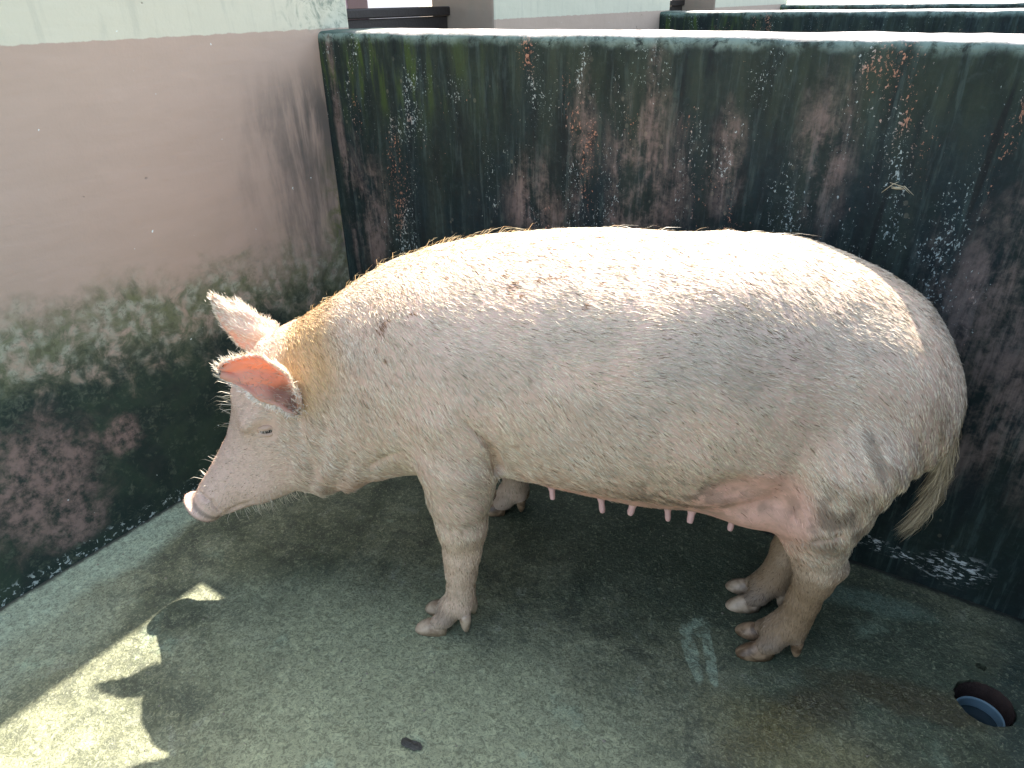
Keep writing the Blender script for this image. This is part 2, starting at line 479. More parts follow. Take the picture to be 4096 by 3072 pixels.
DR = (2.362, -0.350)
def circle(cx, cy, r, n, jit=0.0):
    o = []
    for i in range(n):
        a = 2 * math.pi * i / n
        rr = r * (1 + jit * (random.random() - 0.5))
        o.append(Vector((cx + rr * math.cos(a), cy + rr * math.sin(a), 0)))
    return o
outer = [Vector((-0.02, -3.3, 0)), Vector((2.66, -3.3, 0)), Vector((2.66, 0.02, 0)), Vector((-0.02, 0.02, 0))]
hole = circle(DR[0], DR[1], 0.066, 40, 0.07)
hole2 = circle(2.349, -0.236, 0.013, 12, 0.3)
tri = geometry.tessellate_polygon([outer, hole, hole2])
allv = outer + hole + hole2
nv = len(allv)
fv = [tuple(v) for v in allv]
ff = [tuple(f) for f in tri]
ff2 = []
for f in ff:                                  # face normals up
    a, b, c = (allv[i] for i in f)
    ff2.append(f if (b - a).cross(c - a).z > 0 else f[::-1])
off = 4
for n, dep in ((40, 0.20), (12, 0.02)):       # inner faces of the holes
    base = len(fv)
    for i in range(n):
        p = allv[off + i]; fv.append((p.x, p.y, -dep))
    for i in range(n):
        j = (i + 1) % n
        ff2.append((off + i, off + j, base + j, base + i))
    if n == 12: ff2.append(tuple(range(base, base + n)))
    off += n
floor = link('floor', mesh_from('floor', fv, ff2), M_FLOOR)
tag(floor, kind='structure')
for i, (ya, yb) in enumerate(((0.30, 3.04), (3.32, 6.05))):
    f = link('floor', box(-0.02, 2.66, ya - 0.02, yb, -0.25, 0.0), M_FLOOR); tag(f, kind='structure')
f = link('floor', box(-4.0, -0.03, -3.3, 8.0, -0.25, 0.004), M_FLOOR); tag(f, kind='structure')

# drain fittings
dr = link('floor_drain', None, loc=(DR[0], DR[1], 0)); dr.empty_display_size = 0.1
tag(dr, 'round floor drain with rusty rim and grey-blue pipe mouth inside', 'drain')
def lathe(name, prof, mat, parent, seg=40, jit=0.0, loc=(0, 0, 0), tilt=None):
    V, F = [], []
    for (r, z) in prof:
        for k in range(seg):
            a = 2 * math.pi * k / seg
            rr = r * (1 + jit * (random.random() - 0.5))
            V.append((rr * math.cos(a), rr * math.sin(a), z + (jit * 0.02 * (random.random() - 0.5))))
    for i in range(len(prof) - 1):
        for k in range(seg):
            F.append((i * seg + k, i * seg + (k + 1) % seg, (i + 1) * seg + (k + 1) % seg, (i + 1) * seg + k))
    if prof[0][0] < 0.003: pass
    o = link(name, mesh_from(name, V, F, True), mat, parent, loc)
    if tilt: o.rotation_euler = tilt
    return o
lathe('rusted_collar', [(0.0635, -0.004), (0.060, -0.012), (0.0585, -0.04), (0.060, -0.09), (0.063, -0.14)], M_RUST, dr, 40, 0.08)
lathe('pipe', [(0.050, -0.20), (0.050, -0.052), (0.0515, -0.047), (0.0545, -0.047), (0.056, -0.052), (0.056, -0.20)], M_PVC, dr, 40, 0.0, (0.0, -0.001, 0))
V = [(0.0495 * math.cos(2 * math.pi * k / 40), 0.0495 * math.sin(2 * math.pi * k / 40) - 0.001, -0.075) for k in range(40)]
link('water', mesh_from('water', V, [tuple(range(40))]), M_WATER, dr)

# rendered masonry walls with uneven rounded caps
def pen_wall(name, x0, x1, y0, y1, h, mat, label, seedo=0.0):
    n = 90
    r = 0.022
    prof = [(y0, -0.25), (y0, 0.0), (y0, 0.35), (y0, 0.7), (y0, 1.05), (y0, h - 0.09)]
    for k in range(6):
        a = math.pi / 2 * k / 5
        prof.append((y0 + r - r * math.cos(a), h - r + r * math.sin(a)))
    prof += [(y0 + (y1 - y0) * 0.35, h + 0.003), (y0 + (y1 - y0) * 0.7, h + 0.003)]
    for k in range(6):
        a = math.pi / 2 * k / 5
        prof.append((y1 - r + r * math.sin(a), h - r + r * math.cos(a)))
    prof += [(y1, h - 0.1), (y1, 0.6), (y1, -0.25)]
    X = np.linspace(x0, x1, n)
    P = np.array(prof)
    V = []
    for i, xx in enumerate(X):
        yy = P[:, 0].copy(); zz = P[:, 1].copy()
        nz_ = vnoise(np.full(len(P), xx), P[:, 0] + seedo, P[:, 1], 7.0) - 0.5
        nf = vnoise(np.full(len(P), xx), P[:, 0] * 3 + seedo, P[:, 1] * 3, 26.0) - 0.5
        upm = (P[:, 1] > h - 0.05)
        zz = zz + np.where(upm, nz_ * 0.005 + nf * 0.003, 0)
        sg = np.where(P[:, 0] < (y0 + y1) / 2, -1, 1)
        yy = yy + np.where(P[:, 1] > 0.2, sg * (nz_ * 0.006 + np.where(upm, nf * 0.004, 0)), 0)
        V += [(xx, a, b) for a, b in zip(yy, zz)]
    m = len(P); F = []
    for i in range(n - 1):
        for k in range(m - 1):
            F.append((i * m + k, (i + 1) * m + k, (i + 1) * m + k + 1, i * m + k + 1))
    F.append(tuple(range(m))[::-1] if False else tuple(range(m)))
    F.append(tuple((n - 1) * m + k for k in range(m))[::-1])
    o = link(name, mesh_from(name, V, F, True), mat)
    bpy_auto(o)
    tag(o, label, 'wall', 'low dividing walls of the pens')
    return o
def bpy_auto(o):
    me = o.data
    bm = bmesh.new(); bm.from_mesh(me)
    bmesh.ops.recalc_face_normals(bm, faces=bm.faces)
    bm.to_mesh(me); bm.free()

WT = 0.26
pen_wall('pen_wall', -0.02, 2.70, 0.0, WT, 1.414, M_WALL, 'dark algae-stained dividing wall directly behind the pig')
pen_wall('pen_wall', -0.02, 2.70, 3.03, 3.03 + WT, 1.414, M_WALLF, 'mossy dividing wall one pen beyond the wall behind the pig', 3.0)
pen_wall('pen_wall', -0.02, 2.70, 6.06, 6.06 + WT, 1.414, M_WALLF, 'farthest dividing wall, showing only its pale sunlit top edge', 6.0)
rw = link('side_wall', box(2.645, 2.84, -3.3, 6.3, -0.25, 1.38, 0.02), M_WALLF)
tag(rw, 'low side wall closing the pen beside the floor drain', 'wall')

# the pig house: painted piers under a flat roof
hs = link('pig_house', None)
tag(hs, 'pig house wall painted mauve below and cream above, mouldy at its foot', 'building')
HP = 0.36
for (ya, yb) in ((-3.3, 0.16), (1.082, 3.20), (4.12, 6.30)):
    link('wall', box(-HP, 0.0, ya, yb, -0.25, 2.30, 0.012), M_PAINT, hs)
link('roof', box(-3.8, 0.0, -3.4, 6.6, 2.302, 2.47, 0.01), M_ROOF, hs)
for (ya, yb) in ((0.16, 1.082), (3.20, 4.12)):
    d = link('half_door', box(-0.30, -0.26, ya + 0.01, yb - 0.01, 0.05, 1.435, 0.004), M_GATE, hs)
    link('rail', box(-0.315, -0.245, ya + 0.004, yb - 0.004, 1.437, 1.475, 0.006), M_GATE, d)
    link('rail', box(-0.315, -0.245, ya + 0.004, yb - 0.004, 0.03, 0.048, 0.004), M_GATE, d)
link('inner_wall', box(-3.6, -3.45, -3.3, 6.3, -0.25, 1.0), M_PAINT, hs)
for yy in (-2.0, 1.85, 3.6, 5.6):
    link('pillar', box(-3.65, -3.40, yy, yy + 0.28, 1.0, 2.302, 0.01), M_LILAC, hs)
ow = link('neighbouring_shed', None); tag(ow, 'pale shed wall glimpsed through the gap above the dark half door', 'building')
link('wall', box(-7.2, -7.0, -2.0, 9.0, -0.3, 3.0, 0.01), M_WHITE, ow)
link('roof', box(-7.9, -6.6, -2.3, 9.3, 3.002, 3.10, 0.01), M_ROOF, ow)

# ------------------------------------------------------------------ the pig
PHI = math.radians(25)
CP, SP = math.cos(PHI), math.sin(PHI)
PIV = (0.45, 0.02)
HA, HB, HZ, TS, WS = 0.7255, 0.6882, 0.61, 0.965, 0.985                       # head axis in its own vertical plane
def head_to_pig(h, m, z):
    """head frame (forward, towards near side, up) -> pig frame (s, l, z)"""
    return (PIV[0] - h * CP + m * SP, PIV[1] + h * SP + m * CP, z)

def table(rows, n=400, sm=9):
    R = np.array(rows, np.float64)
    u = np.linspace(R[0, 0], R[-1, 0], n)
    T = [u]
    ker = np.ones(sm) / sm
    for k in range(1, R.shape[1]):
        v = np.interp(u, R[:, 0], R[:, k])
        for _ in range(3):
            vp = np.pad(v, sm // 2, mode='edge'); vp[:sm // 2] = 2 * v[0] - v[sm // 2:0:-1]; vp[-(sm // 2):] = 2 * v[-1] - v[-2:-2 - sm // 2:-1]
            v = np.convolve(vp, ker, 'valid')
        T.append(v)
    return T

BODY = table([  # s, top, bottom, half width, lateral centre
    (0.36, 0.755, 0.335, 0.125, 0.035), (0.40, 0.800, 0.310, 0.165, 0.03), (0.45, 0.840, 0.300, 0.185, 0.02), (0.52, 0.885, 0.312, 0.200, 0.012),
    (0.60, 0.930, 0.345, 0.222, 0.005), (0.67, 0.958, 0.375, 0.240, 0), (0.75, 0.985, 0.40, 0.252, 0), (0.853, 1.012, 0.418, 0.266, 0),
    (1.03, 1.036, 0.425, 0.280, 0), (1.235, 1.048, 0.420, 0.285, 0), (1.43, 1.052, 0.415, 0.280, -0.01), (1.57, 1.038, 0.425, 0.264, -0.04),
    (1.675, 1.006, 0.475, 0.236, -0.060), (1.765, 0.966, 0.525, 0.212, -0.072), (1.84, 0.915, 0.575, 0.182, -0.075), (1.895, 0.850, 0.605, 0.148, -0.075),
    (1.935, 0.775, 0.635, 0.095, -0.075), (1.948, 0.73, 0.66, 0.05, -0.075)])
HEAD = table([  # t, top, bottom, half width
    (-0.12, 0.110, -0.20, 0.13), (-0.05, 0.160, -0.240, 0.150), (0.01, 0.186, -0.245, 0.150), (0.10, 0.183, -0.248, 0.143), (0.172, 0.160, -0.243, 0.132),
    (0.216, 0.126, -0.230, 0.121), (0.262, 0.098, -0.203, 0.108), (0.305, 0.079, -0.176, 0.096), (0.37, 0.063, -0.143, 0.080),
    (0.441, 0.054, -0.111, 0.069), (0.495, 0.048, -0.083, 0.061), (0.520, 0.042, -0.070, 0.054), (0.556, 0.042, -0.060, 0.052)], 500, 5)

def gc(u, v, w, T, has_lc, p=2.0):
    uc = np.clip(u, T[0][0], T[0][-1])
    top = np.interp(uc, T[0], T[1]); bot = np.interp(uc, T[0], T[2]); hw = np.interp(uc, T[0], T[3])
    lc = np.interp(uc, T[0], T[4]) if has_lc else 0.0
    c = (top + bot) / 2; hv = (top - bot) / 2
    dv = (v - c); dw = (w - lc)
    a_ = np.abs(dv / hv) + 1e-5; b_ = np.abs(dw / hw) + 1e-5
    k0 = (a_ ** p + b_ ** p) ** (1 / p)
    k1 = np.sqrt((a_ ** (p - 1) / hv) ** 2 + (b_ ** (p - 1) / hw) ** 2) * k0 ** (1 - p)
    d = (k0 - 1) / k1
    d = np.maximum(d, -np.minimum(hv, hw))
    e = np.abs(u - uc)
    return np.where(e > 0, np.sqrt(np.maximum(d, 0) ** 2 + e ** 2), d)
def ell(s, l, z, c, r):
    a = [(s - c[0]), (l - c[1]), (z - c[2])]
    k0 = np.sqrt(sum((q / p) ** 2 for q, p in zip(a, r))) + 1e-6
    k1 = np.sqrt(sum((q / p ** 2) ** 2 for q, p in zip(a, r))) + 1e-6
    return k0 * (k0 - 1) / k1
def chain(s, l, z, pts, k=0.0, flat=1.0):
    d = None
    for (a, b) in zip(pts[:-1], pts[1:]):
        A = np.array(a[:3]); B = np.array(b[:3]); D = B - A
        q = ((s - A[0]) * D[0] + (l - A[1]) * D[1] + (z - A[2]) * D[2]) / (D @ D)
        q = np.clip(q, 0, 1)
        dd = np.sqrt((s - A[0] - q * D[0]) ** 2 + ((l - A[1] - q * D[1]) * flat) ** 2 + (z - A[2] - q * D[2]) ** 2) - (a[3] + q * (b[3] - a[3]))
        d = dd if d is None else (smin(d, dd, k) if k else np.minimum(d, dd))
    return d
def smin(a, b, k):
    h = np.clip(0.5 + 0.5 * (b - a) / k, 0, 1)
    return b + (a - b) * h - k * h * (1 - h)
def smax(a, b, k): return -smin(-a, -b, k)

FL = [(0.835, 0.165, 0.66, 0.125), (0.845, 0.190, 0.53, 0.098), (0.847, 0.200, 0.44, 0.079), (0.850, 0.212, 0.34, 0.062), (0.849, 0.220, 0.25, 0.046),
      (0.846, 0.224, 0.20, 0.041), (0.842, 0.227, 0.145, 0.036), (0.838, 0.229, 0.100, 0.038), (0.808, 0.230, 0.065, 0.034)]
FLF = [(0.835, -0.165, 0.66, 0.125), (0.85, -0.185, 0.53, 0.098), (0.856, -0.200, 0.44, 0.079), (0.86, -0.215, 0.34, 0.060), (0.866, -0.245, 0.25, 0.046),
       (0.864, -0.258, 0.20, 0.041), (0.860, -0.270, 0.145, 0.036), (0.856, -0.28, 0.100, 0.038), (0.828, -0.287, 0.065, 0.034)]
HL = [(1.700, 0.115, 0.62, 0.125), (1.680, 0.120, 0.49, 0.100), (1.686, 0.118, 0.41, 0.076), (1.703, 0.118, 0.325, 0.055), (1.705, 0.113, 0.27, 0.044),
      (1.694, 0.107, 0.19, 0.035), (1.688, 0.103, 0.135, 0.034), (1.680, 0.100, 0.100, 0.039), (1.648, 0.100, 0.065, 0.034)]
HLF = [(1.700, -0.150, 0.62, 0.125), (1.675, -0.125, 0.49, 0.100), (1.672, -0.100, 0.40, 0.078), (1.683, -0.085, 0.325, 0.058), (1.684, -0.075, 0.27, 0.048),
       (1.672, -0.067, 0.19, 0.040), (1.662, -0.063, 0.135, 0.037), (1.655, -0.060, 0.100, 0.039), (1.623, -0.060, 0.065, 0.034)]
GROOVES = []
HOLLOW = [(0.95, 0.305, 0.70, 0.004), (0.975, 0.300, 0.64, 0.022), (0.985, 0.296, 0.58, 0.040), (0.985, 0.275, 0.52, 0.050), (0.98, 0.25, 0.465, 0.048)]
GROOVES += [
    (0.012, [(0.880, 0.284, 0.720, 0.002), (0.915, 0.273, 0.675, 0.006), (0.937, 0.264, 0.644, 0.010), (0.949, 0.252, 0.614, 0.013), (0.953, 0.234, 0.571, 0.015), (0.951, 0.213, 0.531, 0.016)]),
    (0.008, [(0.905, 0.276, 0.645, 0.002), (0.931, 0.259, 0.591, 0.005), (0.942, 0.238, 0.545, 0.006)]),
    (0.006, [(0.607, 0.195, 0.472, 0.006), (0.671, 0.225, 0.531, 0.006), (0.726, 0.258, 0.580, 0.003)]),
    (0.006, [(1.615, 0.172, 0.420, 0.003), (1.661, 0.220, 0.470, 0.005), (1.708, 0.219, 0.492, 0.004)]),
    (0.030, [(0.436, 0.217, 0.640, 0.002), (0.441, 0.221, 0.560, 0.006), (0.445, 0.211, 0.460, 0.009), (0.450, 0.199, 0.382, 0.010), (0.462, 0.150, 0.325, 0.008)]),
    (0.018, [(0.609, 0.203, 0.471, 0.006), (0.684, 0.240, 0.541, 0.007), (0.734, 0.266, 0.580, 0.003)]),
    (0.005, [(0.108, 0.212, 0.218, 0.003), (0.153, 0.211, 0.248, 0.0045), (0.189, 0.204, 0.268, 0.0045), (0.237, 0.206, 0.296, 0.003)]),
    (0.006, [(0.083, 0.223, 0.308, 0.004), (0.123, 0.236, 0.292, 0.0055), (0.135, 0.224, 0.252, 0.004)]),
]
def leg_sdf(s, l, z, L):
    d = chain(s, l, z, L, 0.02)
    a, b = L[-2], L[-1]
    for sg in (1, -1):                        # hairy toes running down to the claws
        d = smin(d, chain(s, l, z, [(a[0] - 0.012, a[1] + sg * 0.012, 0.085, 0.030), (b[0] - 0.004, b[1] + sg * 0.027, 0.047, 0.026), (b[0] - 0.022, b[1] + sg * 0.030, 0.034, 0.021)]), 0.014)
        d = smin(d, chain(s, l, z, [(a[0] + 0.006, a[1] + sg * 0.014, 0.105, 0.022), (b[0] + 0.052, b[1] + sg * 0.027, 0.074, 0.015)]), 0.015)
    return d

def pig_sdf(s, l, z):
    ds, dl = s - PIV[0], l - PIV[1]
    h = -ds * CP + dl * SP; m = ds * SP + dl * CP
    t = ((h - 0.05) * HA - (z - HZ) * HB) / TS
    w = ((h - 0.05) * HB + (z - HZ) * HA) / WS
    body = gc(s, z, l, BODY, True, 2.25)
    head = gc(t, w, m, HEAD, False)
    # jowls, brow ridges, cheeks
    for sg in (1, -1):
        head = smin(head, ell(t, m, w, (0.15, sg * 0.085, -0.15), (0.11, 0.055, 0.085)), 0.05)
        head = smin(head, ell(t, m, w, (0.140, sg * 0.105, 0.092), (0.060, 0.030, 0.020)), 0.05)
        head = smin(head, ell(t, m, w, (0.30, sg * 0.052, -0.085), (0.10, 0.035, 0.045)), 0.04)
    for sg in (1, -1):
        sock = ell(t, m, w, (0.150, sg * 0.142, 0.045), (0.034, 0.014, 0.016))
        head = smax(head, -sock, 0.016)
    disc = np.maximum(ell(t, m, w, (0.550, 0.0, 0.000), (0.018, 0.058, 0.056)), t - 0.560)
    head = smin(head, disc, 0.007)
    for sg in (1, -1):
        head = smax(head, -ell(t, m, w, (0.565, sg * 0.022, -0.002), (0.018, 0.011, 0.013)), 0.006)
    d = smin(body, head, 0.085)
    for sg in (1, -1):
        d = smin(d, ell(s, l, z, (0.80, sg * 0.145, 0.70), (0.17, 0.115, 0.21)), 0.08)      # shoulder
        d = smin(d, ell(s, l, z, (1.70, sg * 0.116 - 0.045, 0.70), (0.150, 0.105, 0.195)), 0.07)     # ham
        d = smin(d, ell(s, l, z, (1.838, sg * 0.080 - 0.050, 0.672), (0.078, 0.072, 0.118)), 0.06)
    lf = leg_sdf(s, l, z, FL); ff_ = leg_sdf(s, l, z, FLF); lh = leg_sdf(s, l, z, HL); hf = leg_sdf(s, l, z, HLF)
    lh = smin(lh, chain(s, l, z, [(1.71, 0.116, 0.345, 0.035), (1.748, 0.116, 0.322, 0.021)]), 0.035)
    hf = smin(hf, chain(s, l, z, [(1.69, -0.083, 0.345, 0.035), (1.728, -0.083, 0.322, 0.021)]), 0.035)
    lf = smin(lf, ell(s, l, z, (0.905, 0.195, 0.50), (0.03, 0.035, 0.05)), 0.03)            # elbow point
    ff_ = smin(ff_, ell(s, l, z, (0.915, -0.195, 0.50), (0.03, 0.035, 0.05)), 0.03)
    d = smax(d, -chain(s, l, z, HOLLOW), 0.03)
    d = smin(d, lf, 0.016); d = smin(d, ff_, 0.03)
    d = smin(d, lh, 0.05); d = smin(d, hf, 0.05)
    # paws: pads above the claws
    # udder and flank skin
    d = smin(d, ell(s, l, z, (1.545, 0.085, 0.475), (0.13, 0.085, 0.075)), 0.035)
    d = smin(d, ell(s, l, z, (1.525, -0.08, 0.475), (0.13, 0.085, 0.075)), 0.035)
    d = smin(d, ell(s, l, z, (1.25, 0.07, 0.437), (0.32, 0.06, 0.035)), 0.04)
    d = smin(d, ell(s, l, z, (1.25, -0.07, 0.437), (0.32, 0.06, 0.035)), 0.04)
    for sg in (1, -1):                         # hollow of the groin under the flank skin
        d = smax(d, -ell(s, l, z, (1.500, sg * 0.315, 0.555), (0.125, 0.110, 0.100)), 0.022)
    for (gk, gpts) in GROOVES:
        d = smax(d, -chain(s, l, z, gpts), gk)
    # skin lines on the ham and soft unevenness
    am = sstep(1.58, 1.72, s) * sstep(0.40, 0.50, z) * sstep(0.80, 0.66, z)
    d = d + am * 0.0022 * np.sin((s * 1.0 + z * 0.55) * 150 + 9 * vnoise(s, l, z, 5.0))
    lm = sstep(1.62, 1.66, s) * sstep(0.34, 0.38, z) * sstep(0.47, 0.42, z)
    d = d + lm * 0.0018 * np.sin(z * 330 + s * 60)
    nm = sstep(0.34, 0.42, s) * sstep(0.66, 0.52, s) * sstep(0.72, 0.5, z)
    d = d + nm * 0.003 * np.sin((s * 0.9 - z * 0.35) * 95 + 6 * vnoise(s, l, z, 6.0))
    d = d + (vnoise(s, l, z, 7.0) - 0.5) * 0.012 + (vnoise(s, l, z, 18.0) - 0.5) * 0.004
    # flat feet
    d = np.maximum(d, 0.022 - z)
    return d

def surface_nets(f, lo, hi, hstep):
    lo = np.array(lo); n = np.ceil((np.array(hi) - lo) / hstep).astype(int) + 1
    cf = 4
    nc = n // cf + 2
    ax = [lo[i] + np.arange(nc[i]) * hstep * cf for i in range(3)]
    G = np.meshgrid(*ax, indexing='ij')
    Dc = f(*[g_.astype(np.float32) for g_ in G])
    n = nc * cf
    near = np.abs(Dc) < hstep * cf * 2.6
    nearb = np.repeat(np.repeat(np.repeat(near, cf, 0), cf, 1), cf, 2)
    nearb = np.roll(nearb, -(cf // 2), (0, 1, 2))
    Ff = np.repeat(np.repeat(np.repeat(np.sign(Dc).astype(np.float32), cf, 0), cf, 1), cf, 2)
    Ff = np.roll(Ff, -(cf // 2), (0, 1, 2))
    idx = np.argwhere(nearb)
    P = lo + idx * hstep
    val = np.empty(len(P), np.float32)
    for a in range(0, len(P), 400000):
        q = P[a:a + 400000].astype(np.float32)
        val[a:a + 400000] = f(q[:, 0], q[:, 1], q[:, 2])
    Ff[nearb] = val
    S = Ff < 0
    sh = tuple(np.array(Ff.shape) - 1)
    cnt = np.zeros(sh, np.uint8)
    for a in (0, 1):
        for b in (0, 1):
            for c in (0, 1):
                cnt += S[a:sh[0] + a, b:sh[1] + b, c:sh[2] + c]
    act = np.argwhere((cnt > 0) & (cnt < 8))
    vid = np.full(sh, -1, np.int32)
    vid[act[:, 0], act[:, 1], act[:, 2]] = np.arange(len(act))
    acc = np.zeros((len(act), 3)); num = np.zeros(len(act))
    corners = [(a, b, c) for a in (0, 1) for b in (0, 1) for c in (0, 1)]
    cv = {c: Ff[act[:, 0] + c[0], act[:, 1] + c[1], act[:, 2] + c[2]] for c in corners}
    for c1 in corners:
        for axn in range(3):
            if c1[axn] == 1: continue
            c2 = list(c1); c2[axn] = 1; c2 = tuple(c2)
            v1, v2 = cv[c1], cv[c2]
            m_ = (v1 < 0) != (v2 < 0)
            tt = np.where(m_, v1 / np.where(m_, v1 - v2, 1), 0)
            p = np.zeros((len(act), 3)) + np.array(c1); p[:, axn] = tt
            acc += p * m_[:, None]; num += m_
    Vv = lo + (act + acc / num[:, None]) * hstep
    quads = []
    for axn in range(3):
        a, b = [(1, 2), (2, 0), (0, 1)][axn]
        S1 = np.take(S, range(0, S.shape[axn] - 1), axn); S2 = np.take(S, range(1, S.shape[axn]), axn)
        e = np.argwhere(S1 != S2)
        e = e[(e[:, a] > 0) & (e[:, b] > 0) & (e[:, a] < sh[a]) & (e[:, b] < sh[b])]
        inside = S1[e[:, 0], e[:, 1], e[:, 2]]
        def cell(da, db):
            q = e.copy(); q[:, a] += da; q[:, b] += db
            return vid[q[:, 0], q[:, 1], q[:, 2]]
        q = np.stack([cell(-1, -1), cell(0, -1), cell(0, 0), cell(-1, 0)], 1)
        q[~inside] = q[~inside][:, ::-1]
        quads.append(q)
    Q = np.concatenate(quads)
    Q = Q[(Q >= 0).all(1)]
    return Vv, Q

def vnormals(V, Q):
    a = V[Q[:, 2]] - V[Q[:, 0]]; b = V[Q[:, 3]] - V[Q[:, 1]]
    fn = np.cross(a, b)
    N = np.zeros_like(V)
    for k in range(4): np.add.at(N, Q[:, k], fn)
    return N / (np.linalg.norm(N, axis=1, keepdims=True) + 1e-12)
def laplace(V, Q, it, lam=0.5):
    e = np.concatenate([Q[:, [0, 1]], Q[:, [1, 2]], Q[:, [2, 3]], Q[:, [3, 0]]])
    e = np.concatenate([e, e[:, ::-1]])
    deg = np.bincount(e[:, 0], minlength=len(V))[:, None]
    for _ in range(it):
        s_ = np.zeros_like(V)
        for k in range(3): s_[:, k] = np.bincount(e[:, 0], weights=V[e[:, 1], k], minlength=len(V))
        V = V + lam * (s_ / np.maximum(deg, 1) - V)
    return V

# colours: hide, dirt, all in reflectance
def pig_colour(s, l, z, nrm, hair):
    s = np.asarray(s); n = len(s)
    def mixc(c, f, col):
        return c * (1 - f[:, None]) + np.array(col)[None] * f[:, None]
    big = fbm(s, l, z, 3.5); mid = fbm(s, l, z, 11); fine = vnoise(s, l, z, 60)
    if hair:
        c = np.tile(np.array([[0.66, 0.565, 0.40]]), (n, 1))
        c = mixc(c, sstep(0.45, 0.65, big) * 0.6, (0.72, 0.645, 0.50))
        c = mixc(c, sstep(0.50, 0.72, mid) * 0.32, (0.50, 0.40, 0.26))
    else:
        c = np.tile(np.array([[0.62, 0.435, 0.33]]), (n, 1))
        c = mixc(c, sstep(0.4, 0.65, big) * 0.5, (0.55, 0.41, 0.295))
    # yellow neck behind the ears
    nk = sstep(0.18, 0.05, np.hypot((s - 0.45) / 1.0, (z - 0.73) / 1.0) + (mid - 0.5) * 0.12)
    c = mixc(c, nk * 0.85, (0.50, 0.33, 0.13) if hair else (0.46, 0.29, 0.14))
    # bare pink belly / throat / groin
    dn = sstep(0.60, 0.46, z) * sstep(0.95, 1.05, s) * sstep(1.72, 1.6, s) * sstep(0.1, -0.5, nrm[:, 2])
    c = mixc(c, dn * 0.8, (0.66, 0.36, 0.26) if not hair else (0.66, 0.46, 0.32))
    ud = sstep(0.17, 0.10, np.hypot(s - 1.52, (z - 0.51) * 1.15) + (mid - 0.5) * 0.06) * sstep(0.26, 0.235, np.abs(l))
    c = mixc(c, ud * 0.8, (0.72, 0.43, 0.34))
    thr = sstep(0.46, 0.34, z) * sstep(0.40, 0.55, s) * sstep(0.78, 0.7, s)
    c = mixc(c, thr * 0.6, (0.68, 0.42, 0.29))
    hb = sstep(0.34, 0.15, s - (0.45 - 0.30)) * 0  # (head keeps the hide colour)
    # face skin paler pink
    fc = sstep(0.42, 0.25, s)
    c = mixc(c, fc * 0.45, (0.72, 0.54, 0.44))
    ds_, dl_ = s - PIV[0], l - PIV[1]
    h_ = -ds_ * CP + dl_ * SP
    t_ = ((h_ - 0.05) * HA - (z - HZ) * HB) / TS
    sn_ = sstep(0.545, 0.556, t_) * (h_ > 0.2)
    c = mixc(c, sn_ * 0.7, (0.42, 0.27, 0.22))
    rg = sstep(0.010, 0.003, np.abs(t_ - 0.532 - 0.012 * (mid - 0.5))) * (h_ > 0.2)
    c = mixc(c, rg * 0.65, (0.12, 0.10, 0.08))
    # legs: tan
    lg = sstep(0.42, 0.25, z) * sstep(0.6, 0.7, s)
    spt = sstep(0.58, 0.70, vnoise(s, l, z, 45.0)) * sstep(0.50, 0.30, z) * sstep(0.6, 0.7, s)
    c = mixc(c, spt * 0.45, (0.24, 0.17, 0.11))
    c = mixc(c, lg * 0.6, (0.62, 0.45, 0.31))
    # hind shank caked brown
    hk = sstep(1.5, 1.6, s) * sstep(0.40, 0.22, z) * sstep(0.28, 0.55, mid + 0.12)
    c = mixc(c, hk * 0.85, (0.275, 0.178, 0.092))
    # grimy thigh, dirty flank
    th = sstep(0.16, 0.04, np.hypot(s - 1.70, (z - 0.52) * 1.1) + (mid - 0.5) * 0.08)
    c = mixc(c, th * (0.12 + 0.62 * sstep(0.42, 0.62, fbm(s, l, z, 38.0, 4))), (0.17, 0.125, 0.09))
    fl = sstep(0.17, 0.05, np.hypot((s - 1.33) * 0.75, (z - 0.53) * 1.2) + (mid - 0.5) * 0.2) * sstep(0.4, 0.6, fine)
    c = mixc(c, fl * 0.65, (0.20, 0.155, 0.11))
    ln = sstep(0.62, 0.72, vnoise(s * 1.0 + z * 0.6, l, z * 0.15 - s * 0.3, 34.0)) * sstep(1.60, 1.72, s) * sstep(0.50, 0.60, z) * sstep(0.85, 0.7, z)  # dark streaks following the skin lines of the ham
    c = mixc(c, ln * 0.5, (0.22, 0.17, 0.11))
    gd = sstep(0.56, 0.70, fbm(s + 3, l, z, 5.5)) * sstep(0.55, 0.75, z)
    c = mixc(c, gd * 0.32, (0.32, 0.29, 0.22))
    sd = sstep(0.22, 0.02, np.abs(z - 0.86 - 0.05 * (big - 0.5))) * sstep(0.7, 0.95, s) * sstep(1.72, 1.5, s) * sstep(0.0, 0.12, l)  # grey-green band along the near upper flank
    c = mixc(c, sd * sstep(0.35, 0.65, mid) * 0.22, (0.32, 0.32, 0.25))
    ft = sstep(0.11, 0.05, z)
    c = mixc(c, ft * (0.25 + 0.5 * sstep(0.4, 0.65, mid)), (0.22, 0.17, 0.125))
    return np.clip(c, 0, 1)

